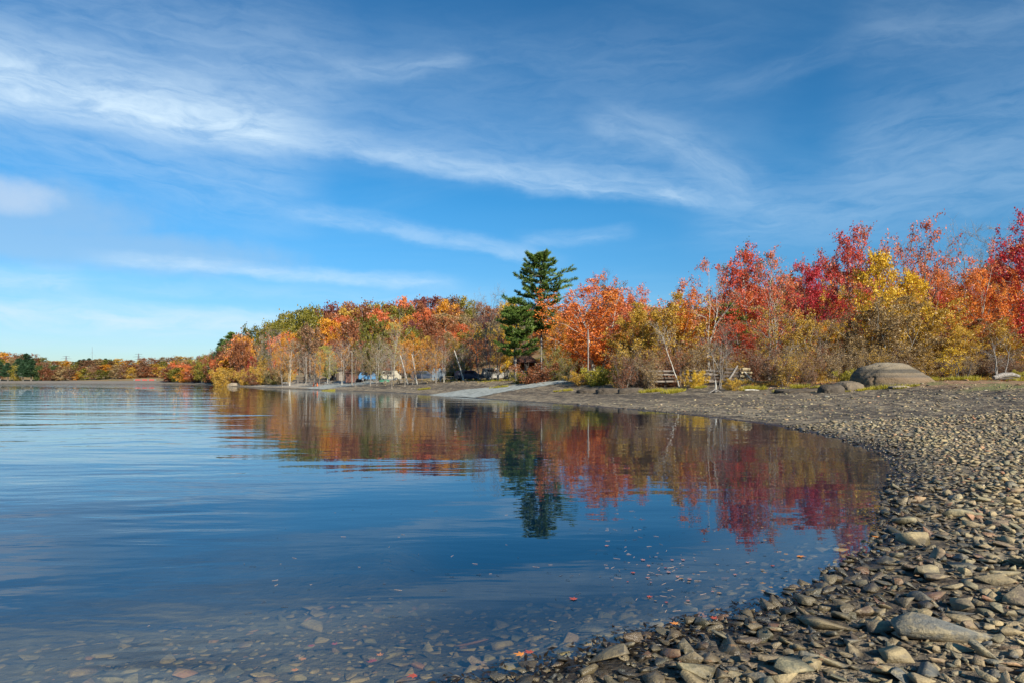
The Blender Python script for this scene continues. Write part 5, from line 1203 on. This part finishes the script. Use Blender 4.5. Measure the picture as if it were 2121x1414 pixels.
# wet leaf and twig wrack along the waterline
n = 26000; wx = rr.uniform(-2.2, 6, n); wy = rr.uniform(3, 11, n); wd = sdist(wx, wy)+(fbm(wx*2, wy*2, 3, 9)-.5)*.35; k = (wd > -.16) & (wd < .20) & (fbm(wx*1.1, wy*1.1, 2, 14) > .38)
wx, wy = wx[k], wy[k]; wz = np.maximum(height(wx, wy), 0)+.012+rr.uniform(0, .015, len(wx))
WR = mat('wet_wrack', (.022,.016,.010), .35, .5, 20)
ob('wet_debris', leaves_mesh('wet_debris', np.stack([wx, wy, wz], -1), .06, rr.uniform(0, 1, len(wx)), rr, .35, 4.0), WR, kind='stuff')

# ------------------------------------------------------------------ fallen maple leaves: floating and on the stones
def maple_leaf():
    bm = bmesh.new(); pts = []
    lobes = [(-90, .16), (-60, .42), (-38, .30), (-12, .62), (12, .38), (38, .85), (62, .45), (90, 1.0), (118, .45), (142, .85), (168, .38), (192, .62), (218, .30), (240, .42)]
    c = bm.verts.new((0, 0, .02)); vs = []
    for a, r in lobes: a_ = math.radians(a); vs.append(bm.verts.new((math.cos(a_)*r*.5, math.sin(a_)*r*.5, .10*r*r*.6*(1+.4*math.cos(3*a_)))))
    for i in range(len(vs)): bm.faces.new((c, vs[i], vs[(i+1) % len(vs)]))
    me = bpy.data.meshes.new('maple_leaf'); bm.to_mesh(me); bm.free(); return me
LEAF = maple_leaf()
LFO = mat('fallen_leaf_orange', (.72,.26,.05), .6, .25, 2); LFR = mat('fallen_leaf_red', (.42,.08,.05), .6, .25, 2); LFP = mat('fallen_leaf_pink', (.42,.20,.16), .6, .2, 2); LFB = mat('fallen_leaf_brown', (.32,.19,.09), .7, .3, 2)
def leaf_at(px, py, m, label, s=.10, group=None, zs=0.0, name='floating_leaf', cat='leaf'):
    D = F*(CH-zs)/(py-HY); x, y = at(px, D); o = ob(name, LEAF, m, label=label, cat=cat, group=group)
    o.location = (x, y, zs+.006); o.scale = (s, s, s*.35); o.rotation_euler = (random.uniform(-.04, .04), random.uniform(-.04, .04), random.uniform(0, 6.28)); return o
leaf_at(1655, 1152, LFO, 'single orange leaf floating apart, below the reflected red maples', .13)
leaf_at(1190, 1241, LFR, 'single red leaf floating nearest the lower middle of the lake', .10)
cl_px = [(1369,1168),(1345,1172),(1362,1182),(1388,1185),(1405,1195),(1432,1200),(1408,1198),(1340,1196),(1360,1190),(1418,1160),(1440,1161),(1380,1176),(1398,1178),(1425,1205),(1330,1160),(1490,1228),(1478,1225),(1360,1244),(1380,1248),(1345,1236),(1424,1244),(1300,1205),(1258,1130),(1545,1165),(1578,1180),(1600,1172),(1520,1190),(1395,1160),(1350,1206),(1312,1186)]
for i, (a, b2) in enumerate(cl_px): leaf_at(a+random.uniform(-3, 3), b2, random.choice([LFP, LFP, LFR, LFB]), 'dull pink leaf in the loose raft off the stony beach', random.uniform(.03, .075), 'leaves floating in a loose raft off the beach')
# straw and grass bits drifting on the surface
n = 260; a_ = rr.uniform(0, 6.28, n); u_ = rr.normal(size=n)*.55; v_ = rr.normal(size=n)*.75
bx = np.where(rr.uniform(size=n) < .6, 1.35+u_*.7, rr.uniform(-2.5, 2.8, n)); by = np.where(rr.uniform(size=n) < .6, 5.6+v_*.7, rr.uniform(4.4, 8.5, n))
k = sdist(bx, by) < -.25; bx, by, a_ = bx[k], by[k], a_[k]; ln_ = rr.uniform(.008, .035, len(bx))
dx_, dy_ = np.cos(a_)*ln_, np.sin(a_)*ln_; nx_, ny_ = -np.sin(a_)*.0011, np.cos(a_)*.0011; z_ = np.full(len(bx), .004)
Vv = np.stack([np.stack([bx-dx_-nx_, by-dy_-ny_, z_], -1), np.stack([bx+dx_-nx_, by+dy_-ny_, z_], -1), np.stack([bx+dx_+nx_, by+dy_+ny_, z_+.002], -1), np.stack([bx-dx_+nx_, by-dy_+ny_, z_+.002], -1)], 1).reshape(-1, 3)
ob('floating_straw', mesh_np('floating_straw', Vv, np.arange(len(Vv)).reshape(-1, 4)), mat('straw', (.30,.22,.17), .7, .3, 9), kind='stuff')
def shore_leaf(px, py, m, label, s=.11):
    z = .05
    for _ in range(6):
        D = F*(CH-z)/(py-HY); x, y = at(px, D); z = max(gz(x, y), 0)+.07
    return leaf_at(px, py, m, label, s, None, z, 'fallen_leaf')
shore_leaf(1400, 1292, LFO, 'bright orange leaf on wet stones at the water edge', .09)
shore_leaf(1478, 1281, LFR, 'red leaf on the water edge stones right of the bright orange one', .08)
shore_leaf(1080, 1356, LFO, 'long orange leaf in the wet wrack near the bottom middle', .10)
shore_leaf(1098, 1352, LFR, 'red brown leaf next to the orange leaf in the wet wrack', .09)
shore_leaf(858, 1400, LFR, 'red leaf in the wet wrack at the bottom, left of the dry stones', .09)
shore_leaf(1815, 1112, LFO, 'orange leaf on the wet mud right of the water', .10)
for k in range(12): leaf_at(random.uniform(560, 1150), random.uniform(1330, 1405), random.choice([LFR, LFB, LFO]), 'sodden leaf lying in the shallow water at the bottom of the view', .07, 'sodden leaves in the shallows', -.03, 'sunken_leaf')
for k in range(46):
    px = random.uniform(1420, 2110); py = random.uniform(1060, 1405); shore_leaf(px, py, LFB, 'x', random.uniform(.04, .075))
    o = COL.objects[-1]; o['label'] = 'small dry brown leaf caught among the beach stones'; o['group'] = 'dry brown leaves among the beach stones'

# ------------------------------------------------------------------ far shore: lattice towers, mast, red float line, pale hut
def pylon(px, D, top, label):
    x, y = at(px, D); z = gz(x, y); h = CH+(HY-top)*D/F-z; t = thing('power_pylon', px, D, label, 'pylon', 0)
    for s in (-1, 1):
        for q_ in (-1, 1): tube('leg', [(s*1.6, q_*1.6, 0), (s*.35, q_*.35, h*.8), (s*.12, q_*.12, h)], [.22, .18, .14], STEEL, t, 5)
    for hh, wd in ((.62, 3.8), (.78, 5.2), (.94, 3.6)): tube('crossarm', [(-wd, 0, h*hh), (0, 0, h*hh+.35), (wd, 0, h*hh)], [.10, .2, .10], STEEL, t, 5)
    bm = bmesh.new()
    for k in range(7):
        a = 1.6-(1.25*k/7); b_ = 1.6-(1.25*(k+1)/7); z0 = h*.8*k/7; z1 = h*.8*(k+1)/7
        add_tube(bm, [(-a, -a, z0), (b_, -b_, z1)], [.08, .08], 4); add_tube(bm, [(a, a, z0), (-b_, b_, z1)], [.08, .08], 4)
    bm_obj('lattice', bm, STEEL, t, kind='stuff')
pylon(137, 640, 736, 'power line pylon on the far left ridge'); pylon(287, 640, 731, 'power line pylon right of the thin mast on the far ridge')
x, y = at(191, 700); z = gz(x, y); hm = CH+(HY-718)*700/F-z
ms = thing('radio_mast', 191, 700, 'very thin tall radio mast between the two pylons on the far ridge', 'mast')
tube('mast', [(0, 0, 0), (0, 0, hm*.6), (0, 0, hm)], [.22, .18, .12], STEEL, ms, 5)
for k in range(3): a = k*2.1; tube('guy_wire', [(0, 0, hm*.8), (math.cos(a)*14, math.sin(a)*14, 0)], [.04, .04], STEEL, ms, 3)
# red floating barrier on the far beach
fl = thing('float_barrier', 300, 395, 'long faded red float barrier beached on the far shore', 'float barrier')
for k in range(13): tube('float', [(-6.4+k*1.0, 0, .55), (-5.5+k*1.0, 0, .55)], [.38, .38], REDB if k % 4 else WHITE, fl, 10)
h, w_ = hut('white_hut', 50, 475, 5, 4, 2.4, 1.2, WHITE, mat('roof_grey', (.25,.25,.25), .8), 'small white hut at the water edge of the far left shore', 'hut')

# things that share a look are told apart by their order across the view
def ordinal(n): return f"{n}{'th' if 10 <= n % 100 <= 20 else {1: 'st', 2: 'nd', 3: 'rd'}.get(n % 10, 'th')}"
fam = {}
for o in S.objects:
    if o.parent is None and 'label' in o and 'group' in o: fam.setdefault(o['label'], []).append(o)
for lb, os_ in fam.items():
    if len(os_) > 1:
        os_.sort(key=lambda o: o.location.x/max(o.location.y, .1))
        for n, o in enumerate(os_): o['label'] = f"{lb}, {ordinal(n+1)} from left"
print('objects', len(S.objects), 'stones', NMAIN, sum(len(o.data.polygons) for o in S.objects if o.type == 'MESH' and o.data.users == 1))
